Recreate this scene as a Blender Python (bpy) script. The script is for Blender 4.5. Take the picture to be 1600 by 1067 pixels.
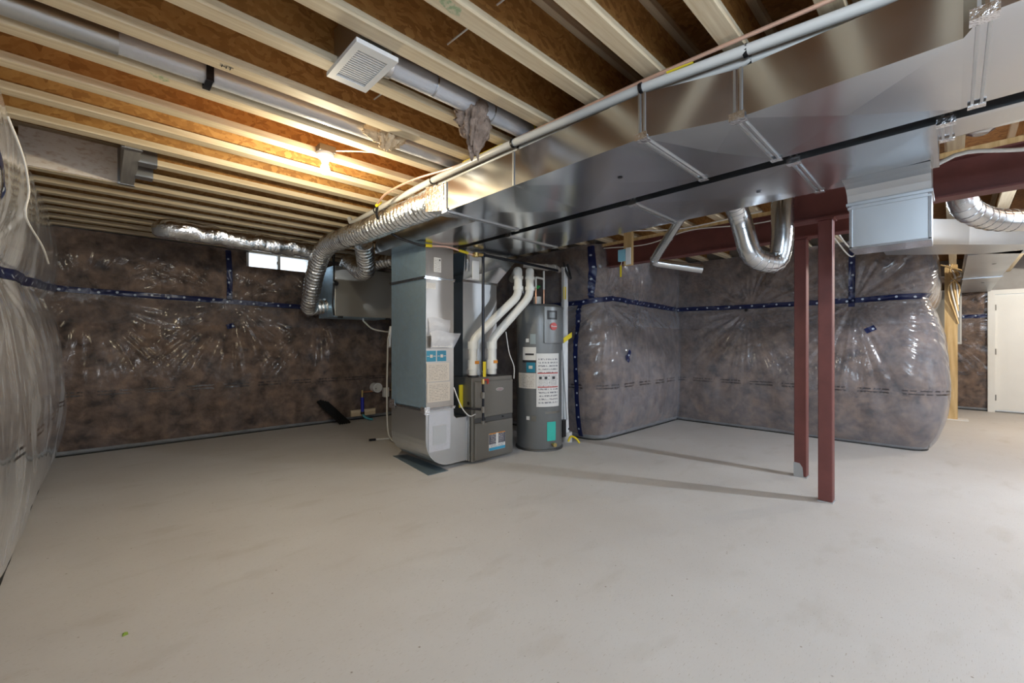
import bpy, bmesh, math, random
import numpy as np
from mathutils import Vector, Matrix
random.seed(7)
S = bpy.context.scene
C = S.collection
for o in list(bpy.data.objects): bpy.data.objects.remove(o)
PI = math.pi

# ------------------------------------------------------------------ camera
CAM_H = 1.2
yaw = math.atan(690/667.1)
cam = bpy.data.cameras.new('camera'); cam.lens = 667.1/1600*36; cam.sensor_width = 36
cam.shift_y = 2.5/1600; cam.clip_start = .02
co = bpy.data.objects.new('camera', cam); C.objects.link(co)
co.location = (0, 0, CAM_H); co.rotation_euler = (PI/2, 0, -(PI/2-yaw))
S.camera = co
# ------------------------------------------------------------------ world, exposure
S.view_settings.view_transform = 'Standard'; S.view_settings.look = 'None'
S.view_settings.exposure = 0.85; S.view_settings.gamma = 1; S.view_settings.use_curve_mapping = False
w = bpy.data.worlds.new('world'); S.world = w; w.use_nodes = True
w.node_tree.nodes['Background'].inputs[0].default_value = (.80, .90, 1, 1)
w.node_tree.nodes['Background'].inputs[1].default_value = 1.3
# ------------------------------------------------------------------ lights (bulbs of the basement and one added fill bulb, daylight in the windows behind the camera)
def area(name, loc, rot, sx, sy, power, col):
    l = bpy.data.lights.new(name, 'AREA'); l.shape = 'RECTANGLE'; l.size = sx; l.size_y = sy
    l.energy = power; l.color = col
    o = bpy.data.objects.new(name, l); C.objects.link(o); o.location = loc; o.rotation_euler = rot
    return o
def point(name, loc, power, col, r=.035):
    l = bpy.data.lights.new(name, 'POINT'); l.energy = power; l.color = col; l.shadow_soft_size = r
    o = bpy.data.objects.new(name, l); C.objects.link(o); o.location = loc
    return o
BULBS = [((1.055, 2.84, 2.33), 24, (1, .86, .60)),
         ((4.75, -.95, 2.32), 85, (.80, .89, 1)),
         ((1.2, -2.0, 2.32), 52, (.92, .95, 1)),  # unseen bulb added behind the camera as fill light
         ((8.8, -1.5, 2.32), 80, (1, .93, .80))]
DAY = (.66, .83, 1)
area('daylight_rear_a', (1.3, -3.93, 1.55), (-PI/2, 0, 0), 1.7, 1.5, 170, DAY)
area('daylight_rear_b', (4.9, -3.93, 1.55), (-PI/2, 0, 0), 1.7, 1.5, 170, DAY)
area('daylight_left_window', (-.30, -1.1, 1.95), (PI/2, 0, -PI/2), 1.2, .6, 32, DAY)
area('daylight_back_window', (1.82, 6.66, 2.31), (-PI/2, 0, PI), .7, .22, 7, DAY)

# ------------------------------------------------------------------ helpers
def lk(nt, a, b): nt.links.new(a, b)
def mat(name, col, rough=.5, metal=0, spec=.5, col2=None, nscale=6, ndetail=5, stretch=(1,1,1), bump=0, bscale=None,
        bstretch=None, rough2=None, coat=0, emit=None, estr=0, ramp=(.35,.65), coord='Object', bdet=4, dist=0):
    m = bpy.data.materials.new(name); m.use_nodes = True; nt = m.node_tree
    b = nt.nodes['Principled BSDF']
    b.inputs['Base Color'].default_value = (*col, 1); b.inputs['Roughness'].default_value = rough
    b.inputs['Metallic'].default_value = metal; b.inputs['Specular IOR Level'].default_value = spec
    b.inputs['Coat Weight'].default_value = coat
    if emit: b.inputs['Emission Color'].default_value = (*emit, 1); b.inputs['Emission Strength'].default_value = estr
    tc = nt.nodes.new('ShaderNodeTexCoord')
    def noise(sc, st, det=ndetail):
        mp = nt.nodes.new('ShaderNodeMapping'); mp.inputs['Scale'].default_value = st
        lk(nt, tc.outputs[coord], mp.inputs[0])
        n = nt.nodes.new('ShaderNodeTexNoise'); n.inputs['Scale'].default_value = sc; n.inputs['Detail'].default_value = det
        n.inputs['Roughness'].default_value = .6; n.inputs['Distortion'].default_value = dist
        lk(nt, mp.outputs[0], n.inputs['Vector']); return n
    if col2 is not None or rough2 is not None:
        n = noise(nscale, stretch)
        r = nt.nodes.new('ShaderNodeMapRange'); r.inputs[1].default_value = ramp[0]; r.inputs[2].default_value = ramp[1]
        lk(nt, n.outputs[0], r.inputs[0])
        if col2 is not None:
            mx = nt.nodes.new('ShaderNodeMix'); mx.data_type = 'RGBA'
            mx.inputs[6].default_value = (*col, 1); mx.inputs[7].default_value = (*col2, 1)
            lk(nt, r.outputs[0], mx.inputs[0]); lk(nt, mx.outputs[2], b.inputs['Base Color'])
        if rough2 is not None:
            r2 = nt.nodes.new('ShaderNodeMapRange'); r2.inputs[3].default_value = rough; r2.inputs[4].default_value = rough2
            lk(nt, r.outputs[0], r2.inputs[0]); lk(nt, r2.outputs[0], b.inputs['Roughness'])
    if bump:
        n2 = noise(bscale or nscale, bstretch or stretch, bdet)
        bp = nt.nodes.new('ShaderNodeBump'); bp.inputs['Strength'].default_value = 1; bp.inputs['Distance'].default_value = bump
        lk(nt, n2.outputs[0], bp.inputs['Height']); lk(nt, bp.outputs[0], b.inputs['Normal'])
    return m

class MB:
    def __init__(s): s.v = []; s.f = []; s.sm = []
    def add(s, vs, fs, smooth=False):
        k = len(s.v); s.v += [tuple(v) for v in vs]
        s.f += [tuple(i+k for i in f) for f in fs]; s.sm += [smooth]*len(fs); return s
    def box(s, x0, x1, y0, y1, z0, z1, bev=0):
        if bev <= 0:
            vs = [(x, y, z) for x in (x0, x1) for y in (y0, y1) for z in (z0, z1)]
            return s.add(vs, [(0,1,3,2),(4,6,7,5),(0,4,5,1),(2,3,7,6),(0,2,6,4),(1,5,7,3)])
        bm = bmesh.new(); bmesh.ops.create_cube(bm, size=1)
        for v in bm.verts: v.co = Vector(((x0+x1)/2+v.co.x*(x1-x0), (y0+y1)/2+v.co.y*(y1-y0), (z0+z1)/2+v.co.z*(z1-z0)))
        bmesh.ops.bevel(bm, geom=list(bm.edges), offset=bev, segments=2, affect='EDGES', profile=.5)
        return s.bm(bm)
    def bm(s, bm, smooth=False):
        bm.verts.ensure_lookup_table(); bm.verts.index_update()
        s.add([v.co[:] for v in bm.verts], [[v.index for v in f.verts] for f in bm.faces], smooth); bm.free(); return s
    def prism(s, pts, z0, z1):                     # plan polygon
        n = len(pts); vs = [(p[0], p[1], z0) for p in pts]+[(p[0], p[1], z1) for p in pts]
        return s.add(vs, [tuple(range(n))[::-1], tuple(range(n, 2*n))]+[(i, (i+1) % n, n+(i+1) % n, n+i) for i in range(n)])
    def hexa(s, lo, hi):                           # two 4-point loops
        return s.add(list(lo)+list(hi), [(3,2,1,0),(4,5,6,7)]+[(i, (i+1) % 4, 4+(i+1) % 4, 4+i) for i in range(4)])
    def tube(s, pts, r, n=12, cap=True, smooth=True, rfun=None, sq=None):
        P = [Vector(p) for p in pts]; m = len(P)
        T = [(P[min(i+1, m-1)]-P[max(i-1, 0)]).normalized() for i in range(m)]
        a = Vector((0,0,1)) if abs(T[0].z) < .9 else Vector((1,0,0))
        N = (a-T[0]*a.dot(T[0])).normalized(); vs = []
        for i in range(m):
            N = (N-T[i]*N.dot(T[i])).normalized(); B = T[i].cross(N)
            k = 1
            if 0 < i < m-1:
                c = max(.5, (P[i]-P[i-1]).normalized().dot(T[i])); k = 1/c
            for j in range(n):
                t = 2*PI*j/n+(PI/4 if n == 4 else 0)
                rr = (r if not hasattr(r, '__len__') else r[i])
                if rfun: rr = rr*rfun(i, t)
                vs.append(P[i]+(N*math.cos(t)+B*math.sin(t))*rr*(k if n <= 16 else 1))
        fs = [(i*n+j, i*n+(j+1) % n, (i+1)*n+(j+1) % n, (i+1)*n+j) for i in range(m-1) for j in range(n)]
        s.add(vs, fs, smooth)
        if cap:
            s.add(vs[:n], [tuple(range(n))[::-1]]); s.add(vs[-n:], [tuple(range(n))])
        return s
    def cyl(s, p0, p1, r, n=16, smooth=True): return s.tube([p0, p1], r, n, True, smooth)
    def build(s, name, m, parent=None):
        me = bpy.data.meshes.new(name); me.from_pydata(s.v, [], s.f)
        me.polygons.foreach_set('use_smooth', s.sm); me.materials.append(m)
        bm = bmesh.new(); bm.from_mesh(me); bmesh.ops.recalc_face_normals(bm, faces=bm.faces); bm.to_mesh(me); bm.free()
        me.update(); o = bpy.data.objects.new(name, me); C.objects.link(o)
        if parent: o.parent = parent
        return o
def mbox(*a, **k): return MB().box(*a, **k)
def mtube(*a, **k): return MB().tube(*a, **k)
def tag(o, label, cat, group=None, kind=None):
    if label: o['label'] = label
    if cat: o['category'] = cat
    if group: o['group'] = group
    if kind: o['kind'] = kind
    return o
def empty(name, label, cat, loc=(0,0,0), group=None):
    o = bpy.data.objects.new(name, None); C.objects.link(o); o.empty_display_size = .05
    o.location = loc; o['loc0'] = 1; del o['loc0']
    return tag(o, label, cat, group)
def settle(root):
    """parts were modelled in world coordinates: keep them there although the root stands at its base"""
    bpy.context.view_layer.update()
    for ch in root.children: ch.matrix_parent_inverse = Matrix.Translation(-root.location)
def struct(o): o['kind'] = 'structure'; return o
def spline(pts, step=.02):
    P = [Vector(p) for p in pts]; P = [P[0]*2-P[1]]+P+[P[-1]*2-P[-2]]; out = []
    for i in range(1, len(P)-2):
        n = max(2, int((P[i+1]-P[i]).length/step))
        for k in range(n):
            t = k/n; a, b, c, d = P[i-1:i+3]
            out.append(.5*((2*b)+(-a+c)*t+(2*a-5*b+4*c-d)*t*t+(-a+3*b-3*c+d)*t**3))
    out.append(P[-2]); return out
def text_mesh(body, size, M, m, name, parent=None, ext=.0004):
    cu = bpy.data.curves.new('t', 'FONT'); cu.body = body; cu.size = size; cu.align_x = 'CENTER'; cu.align_y = 'CENTER'; cu.extrude = ext
    t = bpy.data.objects.new('t', cu); C.objects.link(t); bpy.context.view_layer.update()
    me = bpy.data.meshes.new_from_object(t.evaluated_get(bpy.context.evaluated_depsgraph_get()))
    bpy.data.objects.remove(t); me.transform(M); me.materials.clear(); me.materials.append(m)
    o = bpy.data.objects.new(name, me); C.objects.link(o)
    if parent: o.parent = parent
    return o
FACE_NY = Matrix.Rotation(PI/2, 4, 'X')                       # text reading on a face that looks towards -Y
FACE_NX = Matrix.Rotation(-PI/2, 4, 'Z') @ Matrix.Rotation(PI/2, 4, 'X')   # ... towards -X

# ------------------------------------------------------------------ materials
M = {}
def concrete():
    m = mat('concrete_floor', (.62,.605,.59), .62, col2=(.56,.535,.51), nscale=.9, ndetail=7, ramp=(.35,.7), bump=.0012, bscale=14, bstretch=(1,5,1), spec=.35)
    nt = m.node_tree; b = nt.nodes['Principled BSDF']; src = b.inputs['Base Color'].links[0].from_socket
    tc = nt.nodes.new('ShaderNodeTexCoord')
    def layer(prev, scale, lo, hi, col, st=(1,1,1), vor=False):
        mp = nt.nodes.new('ShaderNodeMapping'); mp.inputs['Scale'].default_value = st; mp.inputs['Rotation'].default_value = (0,0,.5)
        lk(nt, tc.outputs['Object'], mp.inputs[0])
        if vor:
            n = nt.nodes.new('ShaderNodeTexVoronoi'); n.inputs['Scale'].default_value = scale
        else:
            n = nt.nodes.new('ShaderNodeTexNoise'); n.inputs['Scale'].default_value = scale; n.inputs['Detail'].default_value = 8
        lk(nt, mp.outputs[0], n.inputs['Vector'])
        r = nt.nodes.new('ShaderNodeMapRange'); r.inputs[1].default_value = lo; r.inputs[2].default_value = hi
        lk(nt, n.outputs[0], r.inputs[0])
        x = nt.nodes.new('ShaderNodeMix'); x.data_type = 'RGBA'; x.inputs[7].default_value = (*col, 1)
        lk(nt, r.outputs[0], x.inputs[0]); lk(nt, prev, x.inputs[6]); return x.outputs[2]
    c = layer(src, 2.2, .58, .85, (.50,.47,.43), (1,2.5,1))
    c = layer(c, 40, .62, .72, (.40,.36,.31), (1,6,1))
    c = layer(c, 9, .055, .02, (.26,.22,.18), vor=True)
    lk(nt, c, b.inputs['Base Color']); return m
M['floor'] = concrete()
def osb(name, c1, c2, c3, sc=34, st=(1,.6,1)):
    m = mat(name, c1, .7, bump=.0012, bscale=40); nt = m.node_tree; b = nt.nodes['Principled BSDF']
    tc = nt.nodes.new('ShaderNodeTexCoord'); ns = nt.nodes.new('ShaderNodeTexNoise'); ns.inputs['Scale'].default_value = 9; ns.inputs['Detail'].default_value = 3
    lk(nt, tc.outputs['Object'], ns.inputs['Vector'])
    ad = nt.nodes.new('ShaderNodeVectorMath'); ad.operation = 'MULTIPLY_ADD'; ad.inputs[1].default_value = (.12,.12,.12)
    lk(nt, ns.outputs['Color'], ad.inputs[0]); lk(nt, tc.outputs['Object'], ad.inputs[2])
    mp = nt.nodes.new('ShaderNodeMapping'); mp.inputs['Scale'].default_value = st; lk(nt, ad.outputs[0], mp.inputs[0])
    vo = nt.nodes.new('ShaderNodeTexVoronoi'); vo.inputs['Scale'].default_value = sc; lk(nt, mp.outputs[0], vo.inputs['Vector'])
    n2 = nt.nodes.new('ShaderNodeTexNoise'); n2.inputs['Scale'].default_value = 3.5; n2.inputs['Detail'].default_value = 6; lk(nt, tc.outputs['Object'], n2.inputs['Vector'])
    sp = nt.nodes.new('ShaderNodeSeparateColor'); lk(nt, vo.outputs['Color'], sp.inputs[0])
    mx = nt.nodes.new('ShaderNodeMath'); mx.operation = 'MULTIPLY_ADD'; mx.inputs[1].default_value = .55; lk(nt, sp.outputs[0], mx.inputs[0])
    m2 = nt.nodes.new('ShaderNodeMath'); m2.operation = 'MULTIPLY'; m2.inputs[1].default_value = .5; lk(nt, n2.outputs[0], m2.inputs[0]); lk(nt, m2.outputs[0], mx.inputs[2])
    cr = nt.nodes.new('ShaderNodeValToRGB'); e = cr.color_ramp.elements; e[0].position = .25; e[0].color = (*c3,1); e[1].position = .8; e[1].color = (*c1,1)
    k = e.new(.5); k.color = (*c2,1)
    lk(nt, mx.outputs[0], cr.inputs[0]); lk(nt, cr.outputs[0], b.inputs['Base Color']); return m
M['osb'] = osb('osb', (.44,.22,.065), (.34,.155,.04), (.24,.10,.024), 55)
M['osb_web'] = osb('osb_web', (.52,.28,.085), (.42,.205,.055), (.31,.14,.035), 55, (.5,1,1.0))
M['wallcon'] = mat('wall_concrete', (.34,.33,.31), .85, col2=(.26,.25,.23), nscale=3)
M['rear'] = mat('rear_wall', (.42,.41,.40), .8, col2=(.34,.32,.30), nscale=2)
M['osb_daylit'] = mat('osb_daylit', (.93,.84,.76), .75, col2=(.62,.44,.32), nscale=30, ndetail=4, stretch=(.6,1,1.3), ramp=(.5,.75))  # base colour brightened in place of daylight on the filler board
M['lumber'] = mat('lumber', (.74,.63,.45), .65, col2=(.55,.42,.26), nscale=4, ndetail=6, stretch=(.35,9,9), ramp=(.38,.7), bump=.0006, bscale=20, bstretch=(.3,9,9))
M['lumber2'] = mat('lumber_yellow', (.72,.53,.27), .65, col2=(.52,.34,.14), nscale=4, ndetail=6, stretch=(8,8,.5), bump=.0006)
M['galv'] = mat('galvanized', (.68,.70,.72), .15, 1, col2=(.60,.63,.67), rough2=.24, nscale=1.5, ndetail=1, ramp=(.2,.8), bump=.007, bscale=2.3, bdet=.6)
M['galv_b'] = mat('galvanized_dull', (.60,.62,.64), .33, 1, col2=(.54,.56,.58), rough2=.42, nscale=2, ndetail=1, ramp=(.2,.8), bump=.003, bscale=3, bdet=.6)
M['galv_daylit'] = mat('galvanized_spangled_daylit', (.58,.80,.96), .46, 1, col2=(.48,.64,.76), rough2=.58, nscale=14, ndetail=2, ramp=(.2,.8), bump=.002, bscale=4, bdet=.6)  # blue in the base colour stands in for reflected daylight
M['pipe'] = mat('spiral_pipe_metal', (.68,.69,.70), .17, 1, col2=(.58,.59,.60), rough2=.28, nscale=9, bump=.001, bscale=12)
M['foil'] = mat('foil', (.86,.89,.92), .24, 1, bump=.012, bscale=26, ndetail=3)
M['foilw'] = mat('foil_wrap', (.84,.87,.92), .16, 1, bump=.014, bscale=16, ndetail=4)
M['foilt'] = mat('foil_tape', (.80,.80,.82), .2, 1, bump=.006, bscale=40, ndetail=3)
M['clear_grey'] = mat('grey_vapour_sleeve', (.60,.61,.65), .25, .3, bump=.004, bscale=18)
M['cab'] = mat('cabinet_grey', (.22,.21,.19), .38, .6, rough2=.46, nscale=60, bump=.0006, bscale=3)
M['cabd'] = mat('cabinet_dark', (.10,.10,.10), .45, .4)
M['hrv'] = mat('ventilator_grey', (.33,.31,.27), .36, .55, rough2=.42, nscale=3)
M['tank'] = mat('tank_grey', (.21,.22,.225), .33, .35, rough2=.4, nscale=4)
M['pvc'] = mat('pvc_white', (.78,.77,.72), .3, spec=.5)
M['pvcg'] = mat('pvc_grey', (.62,.61,.58), .3)
M['galv_front_dim'] = mat('galvanized_front_shaded', (.44,.41,.38), .42, 1, rough2=.5, nscale=2, ndetail=1, bump=.002, bscale=4, bdet=.6)  # darker copy of the column metal, front face dimness put into the colour
M['white'] = mat('white_plastic', (.80,.81,.82), .35)
M['door'] = mat('door_white', (.80,.79,.75), .45, col2=(.76,.75,.71), nscale=2)
M['blue_t'] = None
M['black'] = mat('black', (.012,.012,.014), .35)
M['blackiron'] = mat('black_iron', (.02,.022,.03), .3, .5)
M['yellow'] = mat('yellow', (.80,.62,.02), .5)
M['red'] = mat('red', (.50,.03,.02), .35)
M['orange'] = mat('orange', (.80,.30,.03), .5)
M['green'] = mat('green', (.03,.35,.08), .45)
M['copper'] = mat('copper', (.80,.42,.27), .28, 1)
M['pinkpipe'] = mat('coated_copper', (.78,.50,.38), .35, .6)
M['brass'] = mat('brass', (.75,.55,.22), .3, 1)
M['steel_red'] = mat('red_primer', (.165,.050,.044), .55, 0, col2=(.12,.037,.033), nscale=7, ndetail=8, ramp=(.35,.75), bump=.0005, bscale=60)
M['primer_grey'] = mat('grey_primer', (.38,.40,.42), .7)
M['paper'] = mat('paper', (.74,.73,.70), .7)
M['beige'] = mat('beige_label', (.62,.58,.52), .6)
M['blue'] = mat('blue_label', (.02,.22,.33), .4)
M['teal'] = mat('teal_label', (.04,.50,.42), .45)
M['ink'] = mat('ink', (.03,.03,.035), .5)
M['blue_pipe'] = mat('blue_pipe', (.02,.03,.42), .35)
M['wire'] = mat('white_wire', (.78,.77,.74), .5)
M['hem'] = mat('sealant_strip', (.30,.31,.31), .45, col2=(.20,.21,.21), nscale=9, stretch=(1,1,3), bump=.003, bscale=20)
M['darkgap'] = mat('dark_gap_shade', (.025,.025,.022), .8)  # near-black colour stands in for the shaded gap under the hem
M['fluff'] = mat('fibreglass_fluff', (.36,.28,.23), .95, col2=(.20,.145,.115), nscale=18, bump=.01, bscale=40)
M['fluffy'] = mat('fibreglass_cream', (.74,.60,.42), .95, col2=(.58,.43,.27), nscale=18, bump=.01, bscale=40)
M['glow'] = mat('bulb_glow', (1,1,1), .3, emit=(1,.93,.78), estr=14)
M['glass'] = None
def glass():
    m = bpy.data.materials.new('window_glass'); m.use_nodes = True; nt = m.node_tree; nt.nodes.clear()
    o = nt.nodes.new('ShaderNodeOutputMaterial'); x = nt.nodes.new('ShaderNodeMixShader'); t = nt.nodes.new('ShaderNodeBsdfTransparent')
    g = nt.nodes.new('ShaderNodeBsdfGlossy'); g.inputs['Roughness'].default_value = .02; x.inputs[0].default_value = .08
    lk(nt, t.outputs[0], x.inputs[1]); lk(nt, g.outputs[0], x.inputs[2]); lk(nt, x.outputs[0], o.inputs[0]); return m
M['glass'] = glass()
def label_mat(name, paper, ink, rows, frac=.5, cols=5):
    """printed label: lines of small print on UV"""
    m = mat(name, paper, .5); nt = m.node_tree; b = nt.nodes['Principled BSDF']
    tc = nt.nodes.new('ShaderNodeTexCoord'); sp = nt.nodes.new('ShaderNodeSeparateXYZ'); lk(nt, tc.outputs['UV'], sp.inputs[0])
    def mth(op, a, bb=None):
        n = nt.nodes.new('ShaderNodeMath'); n.operation = op
        for i, v in enumerate((a, bb)):
            if v is None: continue
            if isinstance(v, (int, float)): n.inputs[i].default_value = v
            else: lk(nt, v, n.inputs[i])
        return n.outputs[0]
    fr = mth('FRACT', mth('MULTIPLY', sp.outputs[1], rows)); line = mth('LESS_THAN', fr, frac)
    ns = nt.nodes.new('ShaderNodeTexNoise'); mp = nt.nodes.new('ShaderNodeMapping'); mp.inputs['Scale'].default_value = (cols*5, rows, 1)
    lk(nt, tc.outputs['UV'], mp.inputs[0]); lk(nt, mp.outputs[0], ns.inputs['Vector']); ns.inputs['Scale'].default_value = 1
    word = mth('GREATER_THAN', ns.outputs[0], .48)
    mar = mth('MULTIPLY', mth('GREATER_THAN', sp.outputs[0], .08), mth('LESS_THAN', sp.outputs[0], .92))
    mar = mth('MULTIPLY', mar, mth('MULTIPLY', mth('GREATER_THAN', sp.outputs[1], .06), mth('LESS_THAN', sp.outputs[1], .93)))
    k = mth('MULTIPLY', mth('MULTIPLY', line, word), mar)
    x = nt.nodes.new('ShaderNodeMix'); x.data_type = 'RGBA'; x.inputs[6].default_value = (*paper, 1); x.inputs[7].default_value = (*ink, 1)
    lk(nt, k, x.inputs[0]); lk(nt, x.outputs[2], b.inputs['Base Color']); return m
M['lab_white'] = label_mat('label_white_print', (.74,.73,.71), (.25,.25,.27), 16)
M['lab_beige'] = label_mat('label_beige_print', (.62,.54,.45), (.36,.31,.26), 12)
M['lab_beige2'] = label_mat('label_pale_print', (.68,.65,.60), (.45,.40,.36), 9)
M['lab_dark'] = label_mat('label_dark_print', (.10,.10,.13), (.45,.42,.40), 6)

def film_mat(name, base_op, tint, haze, tape=False, side=False):
    """clear polyethylene: transparent sheet with gloss and a milky body, printed lines, from UV in metres"""
    m = bpy.data.materials.new(name); m.use_nodes = True; nt = m.node_tree
    b = nt.nodes['Principled BSDF']; out = nt.nodes['Material Output']
    b.inputs['Base Color'].default_value = (*tint, 1); b.inputs['Roughness'].default_value = .16; b.inputs['Specular IOR Level'].default_value = 1.0
    b.inputs['Coat Weight'].default_value = 1.0; b.inputs['Coat Roughness'].default_value = .09
    tr = nt.nodes.new('ShaderNodeBsdfTransparent'); x = nt.nodes.new('ShaderNodeMixShader')
    tc = nt.nodes.new('ShaderNodeTexCoord'); sp = nt.nodes.new('ShaderNodeSeparateXYZ'); lk(nt, tc.outputs['UV'], sp.inputs[0])
    def mth(op, a, bb=None, c=None):
        n = nt.nodes.new('ShaderNodeMath'); n.operation = op
        for i, v in enumerate((a, bb, c)):
            if v is None: continue
            if isinstance(v, (int, float)): n.inputs[i].default_value = v
            else: lk(nt, v, n.inputs[i])
        return n.outputs[0]
    def noise(sc, st=(1,1,1), det=4, dist=0):
        mp = nt.nodes.new('ShaderNodeMapping'); mp.inputs['Scale'].default_value = st; lk(nt, tc.outputs['UV'], mp.inputs[0])
        n = nt.nodes.new('ShaderNodeTexNoise'); n.inputs['Scale'].default_value = sc; n.inputs['Detail'].default_value = det
        n.inputs['Distortion'].default_value = dist
        lk(nt, mp.outputs[0], n.inputs['Vector']); return n.outputs[0]
    u, v = sp.outputs[0], sp.outputs[1]
    # a second thickness of film between the taped seam and about 1.4 m
    band = mth('MULTIPLY', mth('GREATER_THAN', v, 1.42), mth('LESS_THAN', v, 1.73))
    lw = nt.nodes.new('ShaderNodeLayerWeight'); lw.inputs[0].default_value = .35
    op = mth('ADD', base_op, mth('MULTIPLY', band, .10))
    op = mth('ADD', op, mth('MULTIPLY', lw.outputs['Facing'], haze))
    op = mth('ADD', op, mth('MULTIPLY', mth('SUBTRACT', noise(3.2), .5), .35))
    # print: two rows of small dashes
    row = mth('LESS_THAN', mth('ABSOLUTE', mth('SUBTRACT', mth('ABSOLUTE', mth('SUBTRACT', v, .66)), .018)), .0075)
    seg = mth('LESS_THAN', mth('FRACT', mth('MULTIPLY', u, 2.6)), .72)
    let = mth('GREATER_THAN', noise(1, (60, 20, 1), 1), .42)
    pr = mth('MULTIPLY', mth('MULTIPLY', row, seg), let)
    mc = nt.nodes.new('ShaderNodeMix'); mc.data_type = 'RGBA'; mc.inputs[6].default_value = (*tint, 1); mc.inputs[7].default_value = (.02,.02,.03,1)
    lk(nt, pr, mc.inputs[0]); lk(nt, mc.outputs[2], b.inputs['Base Color'])
    op = mth('MAXIMUM', op, mth('MULTIPLY', pr, .75))
    op = mth('MINIMUM', mth('MAXIMUM', op, .08), .95)
    bp = nt.nodes.new('ShaderNodeBump'); bp.inputs['Distance'].default_value = .006; bp.inputs['Strength'].default_value = .9
    h = mth('ADD', mth('MULTIPLY', noise(6, (2.2,.6,1), 2, .2), .7), mth('MULTIPLY', noise(24, (2.2,.6,1), 2, .2), .22))
    lk(nt, h, bp.inputs['Height']); lk(nt, bp.outputs[0], b.inputs['Normal'])
    lk(nt, op, x.inputs[0]); lk(nt, tr.outputs[0], x.inputs[1]); lk(nt, b.outputs[0], x.inputs[2]); lk(nt, x.outputs[0], out.inputs[0])
    tr.inputs[0].default_value = (.93,.94,.96,1)
    return m
M['film'] = film_mat('polyethylene_film', .10, (.36,.36,.40), .30)
M['film_l'] = film_mat('polyethylene_film_cloudy_sheen', .66, (.66,.68,.73), .35)  # cloudy film, tinted paler to carry the grazing reflection
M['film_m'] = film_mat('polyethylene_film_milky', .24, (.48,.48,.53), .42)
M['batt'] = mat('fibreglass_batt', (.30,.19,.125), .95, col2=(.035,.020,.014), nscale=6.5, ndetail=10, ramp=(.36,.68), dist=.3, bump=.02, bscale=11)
M['batt_l'] = mat('fibreglass_batt_brightened', (.52,.47,.43), .95, col2=(.30,.26,.235), nscale=3, ndetail=8, stretch=(1,1,.35), ramp=(.36,.66), bump=.02, bscale=9)  # batt colour lightened to carry the left wall's grazing sheen
def tape_mat():
    m = mat('blue_sheathing_tape', (.006,.013,.075), .3, spec=.6, bump=.003, bscale=30); nt = m.node_tree; b = nt.nodes['Principled BSDF']
    tc = nt.nodes.new('ShaderNodeTexCoord'); sp = nt.nodes.new('ShaderNodeSeparateXYZ'); lk(nt, tc.outputs['UV'], sp.inputs[0])
    def mth(op, a, bb=None):
        n = nt.nodes.new('ShaderNodeMath'); n.operation = op
        for i, v in enumerate((a, bb)):
            if v is None: continue
            if isinstance(v, (int, float)): n.inputs[i].default_value = v
            else: lk(nt, v, n.inputs[i])
        return n.outputs[0]
    # round pale emblem every 15 cm, alternating across the width
    cell = mth('MULTIPLY', sp.outputs[0], 1/.15); f = mth('SUBTRACT', mth('FRACT', cell), .5); par = mth('MULTIPLY', mth('SUBTRACT', mth('FRACT', mth('MULTIPLY', mth('FLOOR', cell), .5)), .25), .028)
    dx = mth('MULTIPLY', f, .15); dy = mth('SUBTRACT', sp.outputs[1], par)
    d = mth('SQRT', mth('ADD', mth('MULTIPLY', dx, dx), mth('MULTIPLY', dy, dy)))
    ring = mth('LESS_THAN', d, .0125)
    x = nt.nodes.new('ShaderNodeMix'); x.data_type = 'RGBA'; x.inputs[6].default_value = (.006,.013,.075,1); x.inputs[7].default_value = (.45,.52,.62,1)
    lk(nt, ring, x.inputs[0]); lk(nt, x.outputs[2], b.inputs['Base Color']); return m
M['tape'] = tape_mat()

# ------------------------------------------------------------------ room shell
fl = mbox(-.7, 11.6, -4.2, 6.9, -.15, 0).build('floor', M['floor']); struct(fl)
ZJ = 2.43; ZD = 2.73
cl = mbox(-.7, 11.6, -4.2, 6.9, ZD+.018, ZD+.1).build('ceiling', M['osb']); struct(cl)
shared = {}
k = 0
for ix in range(5):
    for iy in range(9):
        x0 = -.6+ix*2.44; y0 = -4.1+iy*1.22
        if 'p' not in shared:
            o = mbox(0, 2.436, 0, 1.215, 0, .016).build('osb_panel', M['osb']); shared['p'] = o.data
        else:
            o = bpy.data.objects.new('osb_panel', shared['p']); C.objects.link(o)
        o.parent = cl; o.location = (x0, y0, ZD)
# concrete walls behind the insulation
wx0, wx1, wz0, wz1 = 1.40, 2.26, 2.19, 2.44
b = MB().box(-.7, wx0, 6.6, 6.85, 0, ZD).box(wx1, 4.65, 6.6, 6.85, 0, ZD).box(wx0, wx1, 6.6, 6.85, 0, wz0).box(wx0, wx1, 6.6, 6.85, wz1, ZD)
struct(b.build('wall_back', M['wallcon']))
struct(mbox(-.72, -.46, -4.2, 6.6, 0, ZD).build('wall_left', M['wallcon']))
struct(MB().prism([(4.47,6.6),(4.47,3.12),(6.62,3.12),(6.62,.3),(9.62,.3),(9.62,.42),(6.82,.42),(6.82,3.32),(4.67,3.32),(4.67,6.6)], 0, ZD).build('wall_jog', M['wallcon']))
b = MB().box(11.3, 11.5, -.42, 1.5, 0, ZD).box(11.3, 11.5, -4.2, -1.36, 0, ZD).box(11.3, 11.5, -1.36, -.42, 2.08, ZD)
struct(b.build('wall_right', M['rear']))
struct(mbox(9.6, 11.5, 1.3, 1.5, 0, ZD).build('wall_alcove', M['rear']))
b = MB(); xs = [(-.72,.45),(2.15,4.05),(5.75,11.5)]
for a, c in xs: b.box(a, c, -4.2, -4.0, 0, ZD)
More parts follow.
